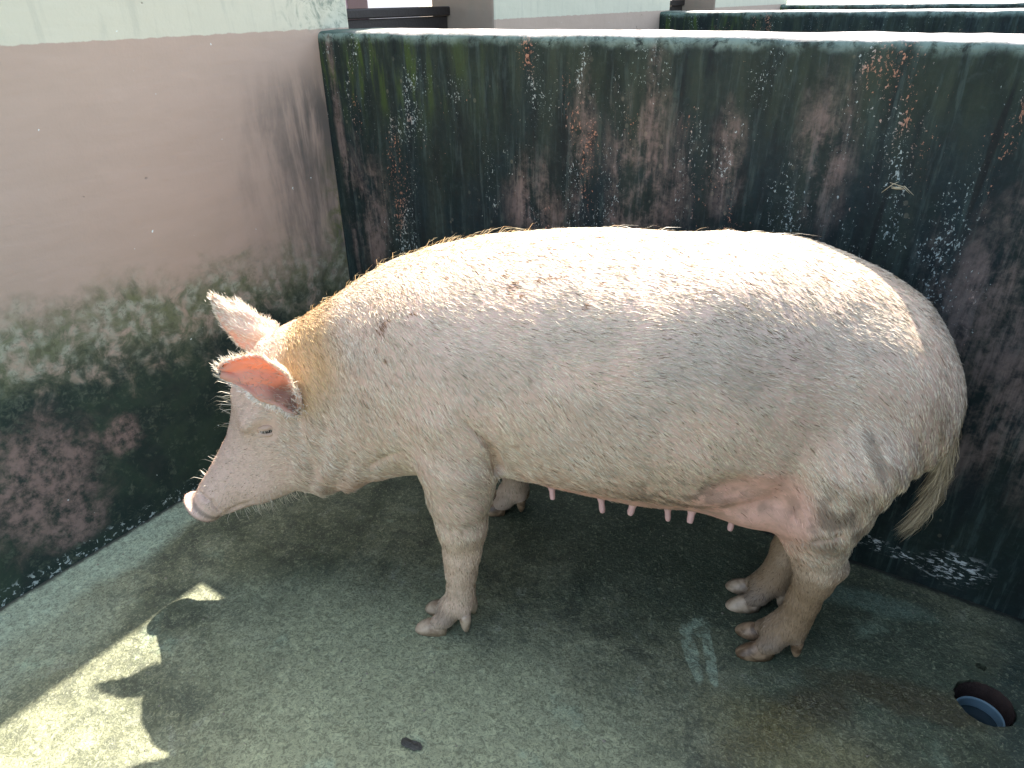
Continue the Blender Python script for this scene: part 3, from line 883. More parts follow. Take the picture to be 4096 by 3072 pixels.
def mat_vcol(name, rough, sss, bumpn=True, spec=0.35, vary=0.0):
    t = NT(name)
    a = t.n('ShaderNodeAttribute'); a.attribute_name = 'hide'
    c = a.outputs['Color']
    if bumpn:
        f = t.noise(55, 4, 0.7, 0.3); g_ = t.noise(220, 2, 0.6)
        c = t.mix(t.mul(t.step(0.55, 0.35, f), 0.28), c, (0.34, 0.25, 0.17))
        c = t.mix(t.mul(t.step(0.66, 0.74, g_), 0.35), c, (0.10, 0.08, 0.06))
        nb = t.bump(t.add(f, t.mul(g_, 0.5)), 0.35, 0.004)
    else:
        nb = None
    t.bsdf(c, rough, nb, spec, sss, (0.012, 0.005, 0.003))
    return t.m
M_SKIN = mat_vcol('pig_skin', 0.58, 0.0)
def mat_hair():
    t = NT('pig_bristle')
    a = t.n('ShaderNodeAttribute'); a.attribute_name = 'hide'
    b = t.bsdf(a.outputs['Color'], 0.45, None, 0.35)
    return t.m
M_HAIR = mat_hair()
def mat_ear():
    t = NT('ear_skin')
    a = t.n('ShaderNodeAttribute'); a.attribute_name = 'hide'
    b = t.bsdf(a.outputs['Color'], 0.55, t.bump(t.noise(60, 4, 0.7), 0.3, 0.004), 0.3)
    tr = t.n('ShaderNodeBsdfTranslucent'); tr.inputs[0].default_value = (0.85, 0.36, 0.16, 1)
    mx_ = t.n('ShaderNodeMixShader'); mx_.inputs[0].default_value = 0.32
    t.l(b.outputs[0], mx_.inputs[1]); t.l(tr.outputs[0], mx_.inputs[2]); t.l(mx_.outputs[0], t.out.inputs[0])
    return t.m
M_EAR = mat_ear()
M_EYE = mat_simple('eye', (0.012, 0.010, 0.012), 0.12, 0.2, 30, 0.0, 0.6)
M_LID = mat_simple('eyelid', (0.52, 0.37, 0.27), 0.55, 0.2, 60, 0.3)
M_TEAT = mat_simple('teat_skin', (0.70, 0.44, 0.40), 0.5, 0.12, 60, 0.2)
def mat_hoof(dark):
    t = NT('hoof_horn_dark' if dark else 'hoof_horn')
    f = t.noise(28, 4, 0.6, 0.4); g_ = t.noise(80, 3, 0.6, 0.2, t.vec(1, 1, 3))
    a, b = ((0.12, 0.07, 0.035), (0.40, 0.27, 0.16)) if dark else ((0.27, 0.185, 0.115), (0.53, 0.40, 0.27))
    c = t.mix(t.step(0.35, 0.65, f), a, b)
    t.bsdf(c, 0.42, t.bump(g_, 0.25, 0.003), 0.45)
    return t.m
M_HOOF = mat_hoof(False); M_HOOFD = mat_hoof(True)

pig = link('pig', None)
pig.rotation_euler = (0, 0, math.radians(18))
_n = (math.sin(math.radians(18)), -math.cos(math.radians(18)))
PO = (0.92 * _n[0], 0.92 * _n[1])
# origin of the pig frame moved under its middle
PM = 1.25
pig.location = Vector((PO[0] + PM * math.cos(math.radians(18)), PO[1] + PM * math.sin(math.radians(18)), 0)) * K
tag(pig, 'large pale sow with white bristles and dirty hind legs standing on the pen floor', 'pig')
def L2(V):                                    # (s,l,z) -> parent space
    V = np.asarray(V, np.float64)
    return np.stack([V[:, 0] - PM, -V[:, 1], V[:, 2]], 1)

Vb, Qb = surface_nets(pig_sdf, (-0.12, -0.42, -0.02), (2.05, 0.46, 1.10), 0.0054)
Vb = laplace(Vb, Qb, 2, 0.5)
Nb = vnormals(Vb, Qb)
me = mesh_np('body', L2(Vb), Qb[:, ::-1])     # mirror flips winding
cb = pig_colour(Vb[:, 0], Vb[:, 1], Vb[:, 2], Nb, False)
def set_col(me, c):
    at = me.color_attributes.new('hide', 'FLOAT_COLOR', 'POINT')
    buf = np.ones((len(c), 4), np.float32); buf[:, :3] = c
    at.data.foreach_set('color', buf.ravel())
set_col(me, cb)
body = link('body', me, M_SKIN, pig)

# ears ----------------------------------------------------------------
EARV = []
def ear(base, tip, P, Q, W, tilt_lo, tilt_hi, offp, bow=-0.03, wp=None, name='ear'):
    base, tip, P, Q = (np.array(v, float) for v in (base, tip, P, Q))
    ax = tip - base; ax_n = ax / np.linalg.norm(ax)
    P = P - ax_n * (P @ ax_n); P /= np.linalg.norm(P)
    Q = Q - ax_n * (Q @ ax_n) - P * (Q @ P); Q /= np.linalg.norm(Q)
    tp = [0, .12, .3, .5, .7, .85, .95, 1.0]; wp = wp or [.55, .86, 1.04, .98, .74, .46, .22, .03]
    nt, nv_ = 22, 18
    V = []
    for i in range(nt):
        t = i / (nt - 1)
        w = W * np.interp(t, tp, wp)
        cup = 1.05 * (1 - 0.45 * t)
        for j in range(nv_):
            v = -1 + 2 * j / (nv_ - 1)
            th = (tilt_lo if v < 0 else tilt_hi) * abs(v) * (1 if v > 0 else -1)
            p = base + ax * t + P * (w * math.sin(th) + offp * 4 * t * (1 - t)) + Q * (w * (1 - math.cos(th)) * cup)
            p = p + Q * bow * math.sin(t * math.pi) + Q * 0.035 * t * t - np.array([0, 0, 1]) * 0.02 * t * t
            p = p + 0.0035 * np.array([math.sin(17 * t + 5 * v), math.cos(13 * t + 7 * v), math.sin(11 * t - 6 * v)])
            V.append(p)
    V = np.array(V)
    F = []
    for i in range(nt - 1):
        for j in range(nv_ - 1):
            F.append((i * nv_ + j, i * nv_ + j + 1, (i + 1) * nv_ + j + 1, (i + 1) * nv_ + j))
    F = np.array(F)
    N = vnormals(V, F)
    if (N * Q).sum() < 0: N = -N
    th_ = 0.0055 * (1.15 - 0.5 * np.repeat(np.linspace(0, 1, nt), nv_))[:, None]
    Vin = V + N * th_; Vout = V - N * th_
    nn = len(V)
    A = np.concatenate([Vin, Vout])
    FF = [tuple(f) for f in F] + [tuple(x + nn for x in f[::-1]) for f in F]
    rim = [j for j in range(nv_)] + [i * nv_ + nv_ - 1 for i in range(1, nt)] + [(nt - 1) * nv_ + j for j in range(nv_ - 2, -1, -1)] + [i * nv_ for i in range(nt - 2, 0, -1)]
    for a, b in zip(rim, rim[1:] + rim[:1]):
        FF.append((a, a + nn, b + nn, b))
    pg = np.array([head_to_pig(*p) for p in A])
    me = mesh_from(name, L2(pg), FF, True)
    bm = bmesh.new(); bm.from_mesh(me); bmesh.ops.recalc_face_normals(bm, faces=bm.faces); bm.to_mesh(me); bm.free()
    tt = np.repeat(np.linspace(0, 1, nt), nv_); vv = np.tile(np.linspace(-1, 1, nv_), nt)
    cin = np.tile(np.array([[0.66, 0.40, 0.28]]), (nn, 1))
    dk = sstep(0.72, 0.22, tt) * sstep(0.85, 0.25, np.abs(vv + 0.1)) * (0.40 + 0.75 * vnoise(A[:nn, 0], A[:nn, 1], A[:nn, 2], 40))  # dark hollow of the ear canal painted into the inner colour
    dk = np.clip(dk, 0, 1)
    cin = cin * (1 - dk[:, None] * 0.9) + np.array([[0.07, 0.035, 0.028]]) * dk[:, None] * 0.9
    cout = np.tile(np.array([[0.72, 0.60, 0.46]]), (nn, 1))
    set_col(me, np.concatenate([cin, cout]))
    o = link(name, me, M_EAR, pig)
    # outer surface for bristles (pig frame)
    EARV.append((pg[:nn], pg[nn:], F, tt, vv))
    return o
ear((0.088, 0.172, 0.622), (0.246, 0.100, 0.752), (-0.62, 0.0, 0.78), (0.22, 0.95, -0.16), 0.056, 1.0, 1.40, 0.026, -0.006, [.18, .66, .98, 1.06, .98, .80, .55, .12])
ear((0.155, -0.090, 0.650), (0.322, -0.150, 0.825), (-0.81, 0.0, 0.57), (0.30, -0.87, -0.30), 0.050, 1.45, 1.3, 0.0)

# eyes ----------------------------------------------------------------
def tw_to_head(t, w):                        # head axis coords -> (h, z)
    t *= TS; w *= WS
    return 0.05 + t * HA + w * HB, HZ - t * HB + w * HA
def blob_mesh(name, c, axes, r, seg=20, rings=12, half=None):
    V, F = [], []
    c = np.array(c, float)
    for i in range(rings + 1):
        th = math.pi * i / rings
        for k in range(seg):
            p = 2 * math.pi * k / seg
            d = (math.sin(th) * math.cos(p) * r[0], math.sin(th) * math.sin(p) * r[1], math.cos(th) * r[2])
            V.append(c + axes[0] * d[0] + axes[1] * d[1] + axes[2] * d[2])
    for i in range(rings):
        for k in range(seg):
            F.append((i * seg + k, i * seg + (k + 1) % seg, (i + 1) * seg + (k + 1) % seg, (i + 1) * seg + k))
    return np.array(V), F
def head_vec(dt, dw, dm):                    # direction in (t,w,m) -> pig frame
    h = dt * HA + dw * HB; z = -dt * HB + dw * HA
    return np.array([-h * CP + dm * SP, h * SP + dm * CP, z])
EYE_T, EYE_W = 0.145, 0.044
def surf_m(t, w, sg):
    """lateral position of the hide at head coords (t,w)"""
    ms = np.linspace(0.02, 0.22, 120) * sg
    h, z = tw_to_head(t, w)
    P = np.array([head_to_pig(h, m_, z) for m_ in ms], np.float32)
    d = pig_sdf(P[:, 0], P[:, 1], P[:, 2])
    i = int(np.argmax(d > 0))
    return float(ms[i])
for sg in (1, -1):
    m_ = surf_m(EYE_T, EYE_W, sg)
    h, z = tw_to_head(EYE_T, EYE_W)
    at, aw, am_ = head_vec(1, 0, 0), head_vec(0, 1, 0), head_vec(0, 0, 1)
    a1 = (at * 0.80 + aw * 0.60); a2 = (aw * 0.80 - at * 0.60)      # slit runs level
    c = np.array(head_to_pig(h, m_ - 0.006 * sg, z))
    V, F = blob_mesh('eye', c, (a1, a2, am_), (0.021, 0.011, 0.012))
    e = link('eye', mesh_from('eye', L2(V), F, True), M_EYE, pig)
    for ww, rr in ((0.011, 0.0085), (-0.0105, 0.0065)):
        pts = []
        for q in np.linspace(-1, 1, 11):
            pts.append(c + a1 * q * 0.026 + a2 * ww * (1 - 0.75 * q * q) + am_ * sg * (0.0075 - 0.009 * q * q))
        V, F = tube([Vector(p) for p in pts], [rr * (0.25 + 0.75 * (1 - q * q)) for q in np.linspace(-1, 1, 11)], 10)
        link('eyelid', mesh_from('eyelid', L2(np.array(V)), F, True), M_LID, e)
    if sg == 1: EYEC = (c, a1, a2, am_)

# hooves ---------------------------------------------------------------
def claw(c, yaw, length, width, height, mat, name='hoof', rise=0.0):
    """cloven toe: flat sole, rounded wall, pointing along yaw (0 = towards the head, -s)"""
    st = [(-0.45, 0.70, 0.95), (-0.25, 0.92, 1.0), (0.0, 1.0, 0.92), (0.25, 0.95, 0.72), (0.42, 0.78, 0.48), (0.52, 0.50, 0.26), (0.56, 0.16, 0.08)]
    V, F = [], []
    seg = 14
    for (u, wf, hf) in st:
        for k in range(seg):
            a = 2 * math.pi * k / seg
            y = math.cos(a) * wf * width / 2
            zz = math.sin(a)
            zz = height * hf * (zz if zz > 0 else 0.0) + (0.0 if zz > 0 else 0.002 * zz)
            zz = max(zz, 0.0) * (1 - 0.15 * abs(math.cos(a))) + 0.002
            xx = -u * length - (0.012 * (1 - zz / height))
            ca, sa = math.cos(yaw), math.sin(yaw)
            V.append((c[0] + xx * ca - y * sa, c[1] + xx * sa + y * ca, c[2] + zz + rise * (0.5 - u)))
    n = len(st)
    for i in range(n - 1):
        for k in range(seg):
            F.append((i * seg + k, i * seg + (k + 1) % seg, (i + 1) * seg + (k + 1) % seg, (i + 1) * seg + k))
    F.append(tuple(range(seg))); F.append(tuple((n - 1) * seg + k for k in range(seg))[::-1])
    me = mesh_from(name, L2(np.array(V)), F, True)
    bm = bmesh.new(); bm.from_mesh(me); bmesh.ops.recalc_face_normals(bm, faces=bm.faces); bm.to_mesh(me); bm.free()
    return link(name, me, mat, pig)
def dewclaw(c, tip, r, mat):
    c, tip = Vector(c), Vector(tip)
    V, F = tube([c, c.lerp(tip, 0.35), c.lerp(tip, 0.75), c.lerp(tip, 0.95), tip], [r, r * 1.05, r * 0.75, r * 0.4, r * 0.12], 10)
    link('dewclaw', mesh_from('dewclaw', L2(np.array(V)), F, True), mat, pig)
def foot(s, l, spread, mat, yaw=0.0):
    ca, sa = math.cos(yaw), math.sin(yaw)
    for sg in (1, -1):
        ll = l + sg * spread
        claw((s - 0.030, ll, 0.0), yaw + sg * 0.16 * -1, 0.086, 0.050, 0.052, mat)
        dewclaw((s + 0.052, l + sg * 0.026, 0.082), (s + 0.056, l + sg * 0.034, 0.022), 0.0155, mat)
foot(0.808, 0.230, 0.031, M_HOOF, 0.0)
foot(0.828, -0.287, 0.031, M_HOOFD, 0.0)
foot(1.648, 0.100, 0.031, M_HOOFD, 0.0)
foot(1.623, -0.060, 0.031, M_HOOF, 0.0)

# teats ------------------------------------------------------------------
def belly_z(s, l):
    zs = np.linspace(0.62, 0.30, 200)
    d = pig_sdf(np.full(200, s, np.float32), np.full(200, l, np.float32), zs.astype(np.float32))
    return float(zs[int(np.argmax(d > 0))])
for sg in (1, -1):
    for s in (1.055, 1.18, 1.265, 1.345, 1.405, 1.50):
        l = sg * 0.095
        z = belly_z(s, l)
        top = Vector((s, l, z + 0.012)); tip = Vector((s + random.uniform(-.014, .012), l + sg * random.uniform(0.0, 0.016), z - random.uniform(0.024, 0.046))); rs = random.uniform(0.78, 1.18)
        P_ = [top.lerp(tip, q) for q in (0, .25, .5, .8, .95, 1)]
        V, F = tube(P_, [q_ * rs * random.uniform(0.93, 1.07) for q_ in (0.021, 0.0125, 0.0090, 0.0094, 0.0072, 0.002)], 12)
        link('teat', mesh_from('teat', L2(np.array(V)), F, True), M_TEAT, pig)

# tail -------------------------------------------------------------------
TAILP = [(1.90, -0.06, 0.735), (1.934, -0.06, 0.690), (1.948, -0.055, 0.62), (1.956, -0.05, 0.55), (1.958, -0.05, 0.48), (1.950, -0.05, 0.42), (1.943, -0.05, 0.39)]
V, F = tube(TAILP, [0.030, 0.026, 0.020, 0.016, 0.012, 0.008, 0.003], 12)
tailme = mesh_from('tail', L2(np.array(V)), F, True)
set_col(tailme, np.tile(np.array([[0.62, 0.46, 0.34]]), (len(V), 1)))
link('tail', tailme, M_SKIN, pig)

# bristles -----------------------------------------------------------------
def ribbons(P, D, N, Ln, Wd, C, bend):
    """P roots, D directions (unit), N surface normals -> tapered 2-segment strips"""
    side = np.cross(D, N); side /= np.linalg.norm(side, axis=1, keepdims=True) + 1e-9
    roll_ = rng.normal(0, 0.5, len(P))[:, None]
    up_ = np.cross(side, D)
    side = side * np.cos(roll_) + up_ * np.sin(roll_)
    Ln = Ln[:, None]; Wd = Wd[:, None]
    mid = P + D * Ln * 0.55
    tip = P + D * Ln + bend * Ln
    V = np.stack([P - side * Wd, P + side * Wd, mid - side * Wd * 0.75, mid + side * Wd * 0.75, tip], 1)
    n = len(P)
    b = np.arange(n)[:, None] * 5
    T = np.concatenate([b + np.array([[0, 1, 3]]), b + np.array([[0, 3, 2]]), b + np.array([[2, 3, 4]])], 1).reshape(-1, 3)
    return V.reshape(-1, 3), T, np.repeat(C, 5, 0)

def flow(P, N):
    s, l, z = P.T
    d = np.zeros_like(P)
    d[:, 0] = 1.0
    side = sstep(0.92, 0.70, z)
    d[:, 2] = -0.25 - 0.75 * side
    d[:, 1] = np.sign(l) * 0.25
    leg = sstep(0.42, 0.32, z) * (s > 0.62)
    d[:, 0] = d[:, 0] * (1 - leg) + 0.15 * leg
    d[:, 2] = d[:, 2] * (1 - leg) - 1.2 * leg
    hd = sstep(0.42, 0.30, s)
    d[:, 0] = d[:, 0] * (1 - hd) + 0.75 * hd
    d[:, 2] = d[:, 2] * (1 - hd) + 0.35 * hd
    rump = sstep(1.70, 1.88, s)
    d[:, 2] -= rump * 0.9; d[:, 0] -= rump * 0.6
    a = (fbm(s, l, z, 4.0) - 0.5) * 2.2
    d[:, 0] += a * 0.5; d[:, 2] += (fbm(s + 9, l, z, 4.0) - 0.5) * 1.6
    d += rng.normal(0, 0.13, d.shape)
    d -= N * (d * N).sum(1, keepdims=True)
    return d / (np.linalg.norm(d, axis=1, keepdims=True) + 1e-9)

tri_ = np.concatenate([Qb[:, [0, 1, 2]], Qb[:, [0, 2, 3]]])
ta = np.linalg.norm(np.cross(Vb[tri_[:, 1]] - Vb[tri_[:, 0]], Vb[tri_[:, 2]] - Vb[tri_[:, 0]]), axis=1) / 2
tc = Vb[tri_].mean(1)
tnz = Nb[tri_[:, 0], 2]
dens = np.ones(len(tri_))
dens *= 1 - 0.88 * sstep(0.52, 0.44, tc[:, 2]) * sstep(0.95, 1.02, tc[:, 0]) * sstep(1.66, 1.56, tc[:, 0]) * sstep(0.0, -0.4, tnz)
dens *= 1 - 0.85 * sstep(0.16, 0.10, np.hypot(tc[:, 0] - 1.52, (tc[:, 2] - 0.51) * 1.15)) * sstep(0.26, 0.235, np.abs(tc[:, 1]))
dens *= 1 - 0.35 * sstep(0.22, 0.10, tc[:, 0])
dens *= 1 + 0.8 * sstep(0.40, 0.30, tc[:, 2]) * (tc[:, 0] > 0.62)
dens *= 1 - 0.95 * (tc[:, 2] < 0.035)
dens *= np.where(tc[:, 1] < -0.12, 0.35, 1.0)          # far side is sparser
dens *= 0.55 + 0.9 * fbm(tc[:, 0], tc[:, 1], tc[:, 2], 14)
dens[np.hypot(tc[:, 0] - EYEC[0][0], tc[:, 2] - EYEC[0][2]) < 0.03] *= 0.1
pr = ta * dens; pr /= pr.sum()
NH = 165000
ti = rng.choice(len(tri_), NH, p=pr)
bc = rng.random((NH, 2)); fl_ = bc.sum(1) > 1; bc[fl_] = 1 - bc[fl_]
A_, B_, C_ = Vb[tri_[ti, 0]], Vb[tri_[ti, 1]], Vb[tri_[ti, 2]]
P = A_ + (B_ - A_) * bc[:, :1] + (C_ - A_) * bc[:, 1:]
N = Nb[tri_[ti, 0]]
D = flow(P, N)
head_m = sstep(0.42, 0.30, P[:, 0]); leg_m = sstep(0.40, 0.30, P[:, 2]) * (P[:, 0] > 0.62)
Ln = rng.uniform(0.009, 0.023, NH) * (1 - 0.45 * head_m) * (1 - 0.40 * leg_m)
Wd = rng.uniform(0.00042, 0.00080, NH)
lift = rng.uniform(0.04, 0.20, NH)[:, None]
Dd = D + N * lift; Dd /= np.linalg.norm(Dd, axis=1, keepdims=True)
C = pig_colour(P[:, 0], P[:, 1], P[:, 2], N, True)
C *= rng.uniform(0.72, 1.24, NH)[:, None]
dk = rng.random(NH) < 0.03 + 0.08 * sstep(0.55, 0.7, fbm(P[:, 0], P[:, 1], P[:, 2], 6))
C[dk] *= np.array([[0.30, 0.24, 0.18]])
# crumbs of dried mud on the back
crumbs = [(1.029, 0.065, 0.014), (1.058, 0.151, 0.016), (0.973, 0.170, 0.018), (1.227, 0.029, 0.014), (1.320, 0.052, 0.012), (1.365, 0.025, 0.012), (0.690, 0.208, 0.020), (1.176, 0.049, 0.010),
          (0.820, 0.143, 0.010), (1.112, 0.130, 0.012), (1.165, 0.160, 0.010), (1.081, 0.147, 0.008), (1.286, 0.099, 0.009), (1.441, 0.145, 0.010), (1.594, 0.063, 0.012), (1.22, 0.085, 0.008), (1.40, 0.07, 0.009), (0.90, 0.10, 0.008), (1.5, 0.03, 0.009), (1.13, 0.01, 0.012)]
crumbs += [(c_[0] + random.gauss(0, .05), c_[1] + random.gauss(0, .03), c_[2] * 0.5) for c_ in crumbs[:8] * 3]
for (cs, cl_, cr) in crumbs:
    m_ = (np.hypot(P[:, 0] - cs, (P[:, 1] - cl_) * 1.6) < cr * rng.uniform(0.5, 1.1, NH)) & (P[:, 2] > 0.8)
    C[m_] = np.array([[0.22, 0.12, 0.045]]) * rng.uniform(0.4, 1.2, m_.sum())[:, None]
C = np.clip(C, 0, 0.9)
bend = -N * 0.12 + rng.normal(0, 0.10, (NH, 3))
parts = [ribbons(P, Dd, N, Ln, Wd, C, bend)]

# long bristles: crest, back line, forehead, chin
def extra(n, sel, Lr, Wr, colour, lift_, dirf):
    idx = rng.choice(np.flatnonzero(sel), n)
    p = Vb[idx]; nn = Nb[idx]
    d = dirf(p, nn) + nn * lift_ + rng.normal(0, 0.22, p.shape)
    d /= np.linalg.norm(d, axis=1, keepdims=True)
    c = np.tile(np.array([colour]), (n, 1)) * rng.uniform(0.7, 1.2, n)[:, None]
    parts.append(ribbons(p, d, nn, rng.uniform(*Lr, n), rng.uniform(*Wr, n), np.clip(c, 0, .9), np.tile(np.array([[0.25, 0, -0.2]]), (n, 1)) + rng.normal(0, .12, (n, 3))))
sb, lb_, zb = Vb.T
top_ = Nb[:, 2] > 0.80
back_dir = lambda p, n: np.tile(np.array([[0.9, 0.0, 0.1]]), (len(p), 1))
extra(260, top_ & (sb > 0.36) & (sb < 0.95) & (np.abs(lb_) < 0.09), (0.02, 0.05), (0.0006, 0.0010), (0.62, 0.50, 0.28), 0.6, back_dir)
extra(110, top_ & (sb > 0.85) & (sb < 1.58) & (np.abs(lb_) < 0.14), (0.03, 0.06), (0.0005, 0.0009), (0.72, 0.66, 0.50), 0.12, back_dir)
hh = -(sb - PIV[0]) * CP + (lb_ - PIV[1]) * SP
mm_ = (sb - PIV[0]) * SP + (lb_ - PIV[1]) * CP
tt_ = ((hh - 0.05) * HA - (zb - HZ) * HB) / TS
ww_ = ((hh - 0.05) * HB + (zb - HZ) * HA) / WS
fh = (tt_ > 0.08) & (tt_ < 0.24) & (ww_ > 0.05) & (np.abs(mm_) < 0.07)
fvec = head_vec(0.2, 1.0, 0)
extra(60, fh, (0.03, 0.07), (0.0005, 0.0008), (0.60, 0.55, 0.42), 0.9, lambda p, n: np.tile(fvec[None] * 0.6, (len(p), 1)))
sn = (tt_ > 0.36) & (tt_ < 0.49) & (hh > 0.1)
extra(90, sn, (0.015, 0.045), (0.0004, 0.0007), (0.60, 0.55, 0.42), 1.0, lambda p, n: np.zeros_like(p))
ch = (tt_ > 0.26) & (tt_ < 0.42) & (ww_ < -0.07)
extra(140, ch, (0.015, 0.04), (0.0004, 0.0008), (0.60, 0.52, 0.36), 0.8, lambda p, n: np.tile(np.array([[0.3, 0, -0.4]]), (len(p), 1)))
# ears: fringe and felt
for (vin, vout, F_, et, ev) in EARV:
    nn_o = vnormals(vout, F_)
    ctr = vin - vout
    sgn_ = np.sign((nn_o * ctr).sum(1, keepdims=True)); nn_o = -nn_o * np.where(sgn_ == 0, 1, sgn_)
    n = 1700
    idx = rng.integers(0, len(vout), n)
    jit = rng.normal(0, 0.006, (n, 3)); jit -= nn_o[idx] * (jit * nn_o[idx]).sum(1, keepdims=True)
    p = vout[idx] + jit
    axis = vout[-9] - vout[9]; axis = axis / np.linalg.norm(axis)
    d = axis[None] * 1.0 + nn_o[idx] * 0.35 + rng.normal(0, 0.2, (n, 3)); d /= np.linalg.norm(d, axis=1, keepdims=True)
    c = np.tile(np.array([[0.78, 0.70, 0.55]]), (n, 1)) * rng.uniform(0.75, 1.15, n)[:, None]
    parts.append(ribbons(p, d, nn_o[idx], rng.uniform(0.007, 0.016, n), rng.uniform(0.0005, 0.0009, n), np.clip(c, 0, .9), rng.normal(0, .1, (n, 3))))
    rimi = np.flatnonzero(np.abs(ev) > 0.93)
    n = 900
    idx = rng.choice(rimi, n)
    p = (vin[idx] + vout[idx]) / 2 + axis[None] * rng.normal(0, 0.006, (n, 1))
    outw = vin[idx] - vin.mean(0); outw /= np.linalg.norm(outw, axis=1, keepdims=True)
    d = outw * 0.8 + axis[None] * 0.5 + rng.normal(0, 0.25, (n, 3)); d /= np.linalg.norm(d, axis=1, keepdims=True)
    c = np.tile(np.array([[0.80, 0.72, 0.56]]), (n, 1)) * rng.uniform(0.8, 1.1, n)[:, None]
    parts.append(ribbons(p, d, nn_o[idx], rng.uniform(0.008, 0.020, n), rng.uniform(0.0005, 0.0009, n), np.clip(c, 0, .9), rng.normal(0, .12, (n, 3))))
    ini = np.flatnonzero((np.abs(ev) < 0.9) & (et < 0.75))          # wisps inside the cup
    n = 260
    idx = rng.choice(ini, n)
    d = axis[None] * 0.7 - nn_o[idx] * 0.5 + rng.normal(0, 0.35, (n, 3)); d /= np.linalg.norm(d, axis=1, keepdims=True)
    c = np.tile(np.array([[0.66, 0.52, 0.38]]), (n, 1)) * rng.uniform(0.5, 1.1, n)[:, None]
    parts.append(ribbons(vin[idx], d, -nn_o[idx], rng.uniform(0.008, 0.022, n), rng.uniform(0.0004, 0.0007, n), c, rng.normal(0, .12, (n, 3))))
# eyelashes
c_, a1, a2, am_ = EYEC
n = 16
q = rng.uniform(-0.9, 0.9, n)[:, None]
p = c_ + a1 * q * 0.022 + a2 * 0.008 + am_ * 0.011
d = am_ * 0.7 - a2 * 0.6 + a1 * 0.3 + rng.normal(0, 0.12, (n, 3)); d /= np.linalg.norm(d, axis=1, keepdims=True)
parts.append(ribbons(p, d, np.tile(a2, (n, 1)), rng.uniform(0.012, 0.02, n), np.full(n, 0.0004), np.tile(np.array([[.6, .52, .40]]), (n, 1)), rng.normal(0, .1, (n, 3))))
# tail tuft
TP = np.array(TAILP)
n = 2600
q = rng.beta(2.2, 1.4, n) * (len(TP) - 1.001)
i_ = q.astype(int); fr = (q - i_)[:, None]
ctr = TP[i_] * (1 - fr) + TP[np.minimum(i_ + 1, len(TP) - 1)] * fr
tg = TP[np.minimum(i_ + 1, len(TP) - 1)] - TP[i_]; tg /= np.linalg.norm(tg, axis=1, keepdims=True)
rr = rng.normal(0, 1, (n, 3)); rr -= tg * (rr * tg).sum(1, keepdims=True); rr /= np.linalg.norm(rr, axis=1, keepdims=True)
rad = np.interp(q, [0, 2, 4, 6], [0.028, 0.018, 0.012, 0.004])[:, None]
p = ctr + rr * rad
spread = np.interp(q, [0, 3, 6], [0.08, 0.20, 0.16])[:, None] * rng.uniform(0.3, 1.3, n)[:, None]
d = tg + rr * spread + np.array([[0, 0, -0.3]]) + rng.normal(0, 0.11, (n, 3)); d /= np.linalg.norm(d, axis=1, keepdims=True)
c = np.tile(np.array([[0.55, 0.45, 0.29]]), (n, 1)) * rng.uniform(0.4, 1.2, n)[:, None]
parts.append(ribbons(p, d, rr, rng.uniform(0.03, 0.12, n) * np.interp(q, [0, 3, 6], [0.35, 0.9, 0.85]), rng.uniform(0.0007, 0.0012, n), c, rr * -0.12 + np.array([[-0.18, 0, -0.05]])))
# pasterns: shaggy feathering
HV, HT, HC = [], [], []
o_ = 0
for (v, t_, c) in parts:
    HV.append(v); HT.append(t_ + o_); HC.append(c); o_ += len(v)
hm = mesh_np('hair', L2(np.concatenate(HV)), np.concatenate(HT)[:, ::-1], False)
set_col(hm, np.concatenate(HC))
hair = link('hair', hm, M_HAIR, pig)
tag(hair, 'short whitish bristles all over the hide', kind='stuff')

# ------------------------------------------------------------------ small litter
def straw(loc):
    e = link('straw_wisp', None, loc=loc); e.scale = (K * 0.62, K * 0.62, K * 0.62)
    tag(e, 'pale wisp of dry straw stuck to the dark wall above the rump', 'straw')
    for (a, b, c_) in (((-.05, -.012, -.02), (-.02, -.03, .02), (.0, -.03, .03)), ((-.03, -.01, .02), (.02, -.03, .022), (.06, -.02, -.015)), ((-.02, -.01, .006), (.02, -.02, .012), (.045, -.012, -.012))):
        V, F = tube([a, tuple((Vector(a) + Vector(b) * 2 + Vector(c_)) / 4), tuple(Vector(b) * 0.8 + Vector(c_) * 0.1), c_], [0.0012, 0.0016, 0.0016, 0.0006], 6)
        link('stalk', mesh_from('stalk', V, F, True), M_STRAW, e)
    V, F = tube([(-.02, -.008, 0), (.005, -.012, .004), (.02, -.008, 0)], [0.002, 0.006, 0.002], 8)
    link('husk', mesh_from('husk', V, F, True), M_STRAW, e)
straw((1.876, -0.006, 1.099))
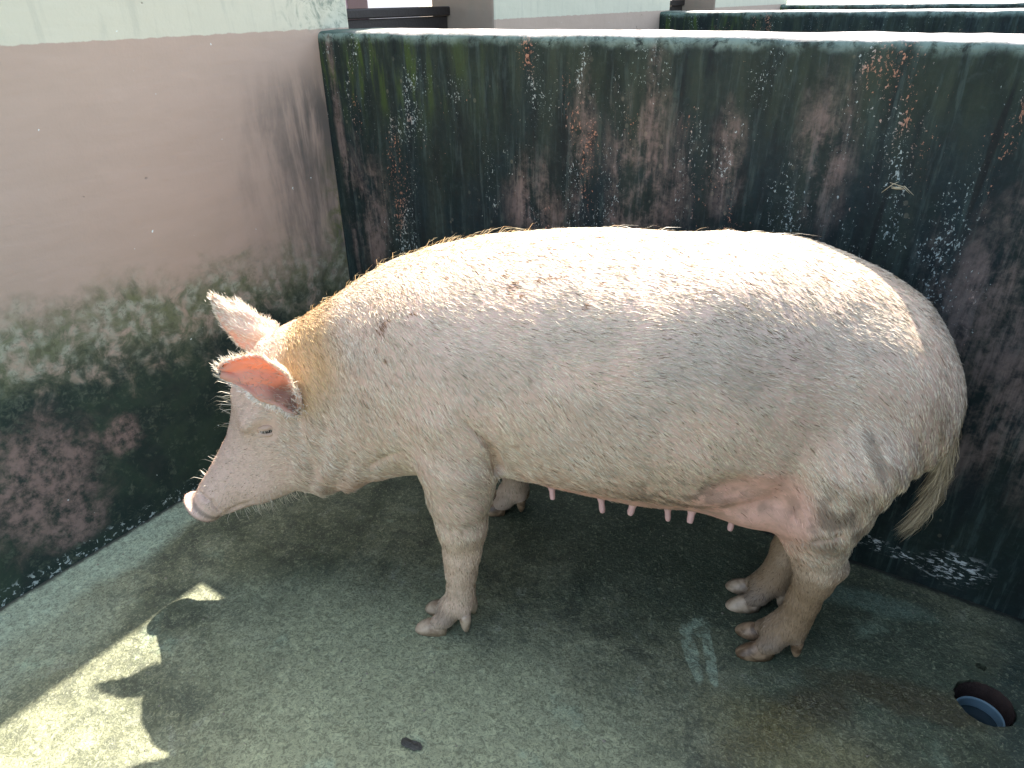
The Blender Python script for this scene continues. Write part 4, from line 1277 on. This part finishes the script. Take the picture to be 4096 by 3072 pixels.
def crumple(name, loc, r, label, mat, cat, sx=1.0, h=0.3):
    V, F = [], []
    n, m_ = 9, 18
    for i in range(n):
        for k in range(m_):
            a = 2 * math.pi * k / m_; q = i / (n - 1)
            rr = r * q * (0.65 + 0.30 * math.sin(2 * a + 1.0) + 0.07 * math.sin(7 * a) + 0.35 * float(vnoise(np.array([math.cos(a) * 1.5 + 5]), np.array([math.sin(a) * 1.5]), np.array([loc[0]]), 1.7)[0]))
            zz = r * h * (1 - q) * (0.5 + float(vnoise(np.array([rr * 90]), np.array([a]), np.array([1.0]), 1.0)[0])) + r * 0.18 * abs(math.sin(3 * a + 6 * q)) * q
            V.append((rr * math.cos(a) * sx, rr * math.sin(a), zz + 0.001))
    for i in range(n - 1):
        for k in range(m_):
            F.append((i * m_ + k, i * m_ + (k + 1) % m_, (i + 1) * m_ + (k + 1) % m_, (i + 1) * m_ + k))
    o = link(name, mesh_from(name, V, F, True), mat, loc=loc)
    tag(o, label, cat)
    return o
crumple('wet_leaf', (1.265, -1.178, 0.001), 0.020, 'crumpled dark wet leaf lying on the pale floor', M_CRUMB, 'leaf', 1.2)

# grit and crumbs scattered over the floor
gv, gf = [], []
gr = random.Random(3)
for k in range(260):
    gx, gy = gr.uniform(0.05, 2.6), gr.uniform(-2.2, -0.03)
    if math.hypot(gx - DR[0], gy - DR[1]) < 0.09: continue
    r_ = gr.choice((0.0015, 0.002, 0.0025, 0.004))
    b0 = len(gv)
    for (a, b, c_) in ((1, 0, 0), (-1, 0, 0), (0, 1, 0), (0, -1, 0), (0, 0, 1), (0, 0, -0.4)):
        gv.append((gx + a * r_ * gr.uniform(.6, 1.4), gy + b * r_ * gr.uniform(.6, 1.4), 0.4 * r_ + c_ * r_ * gr.uniform(.6, 1)))
    for f_ in ((0, 2, 4), (2, 1, 4), (1, 3, 4), (3, 0, 4), (2, 0, 5), (1, 2, 5), (3, 1, 5), (0, 3, 5)):
        gf.append(tuple(b0 + q for q in f_))
go = link('grit', mesh_from('grit', gv, gf), mat_simple('grit', (0.22, 0.20, 0.15), 0.8, 0.6, 9))
tag(go, 'loose grit and crumbs scattered over the pen floor', 'grit', kind='stuff')
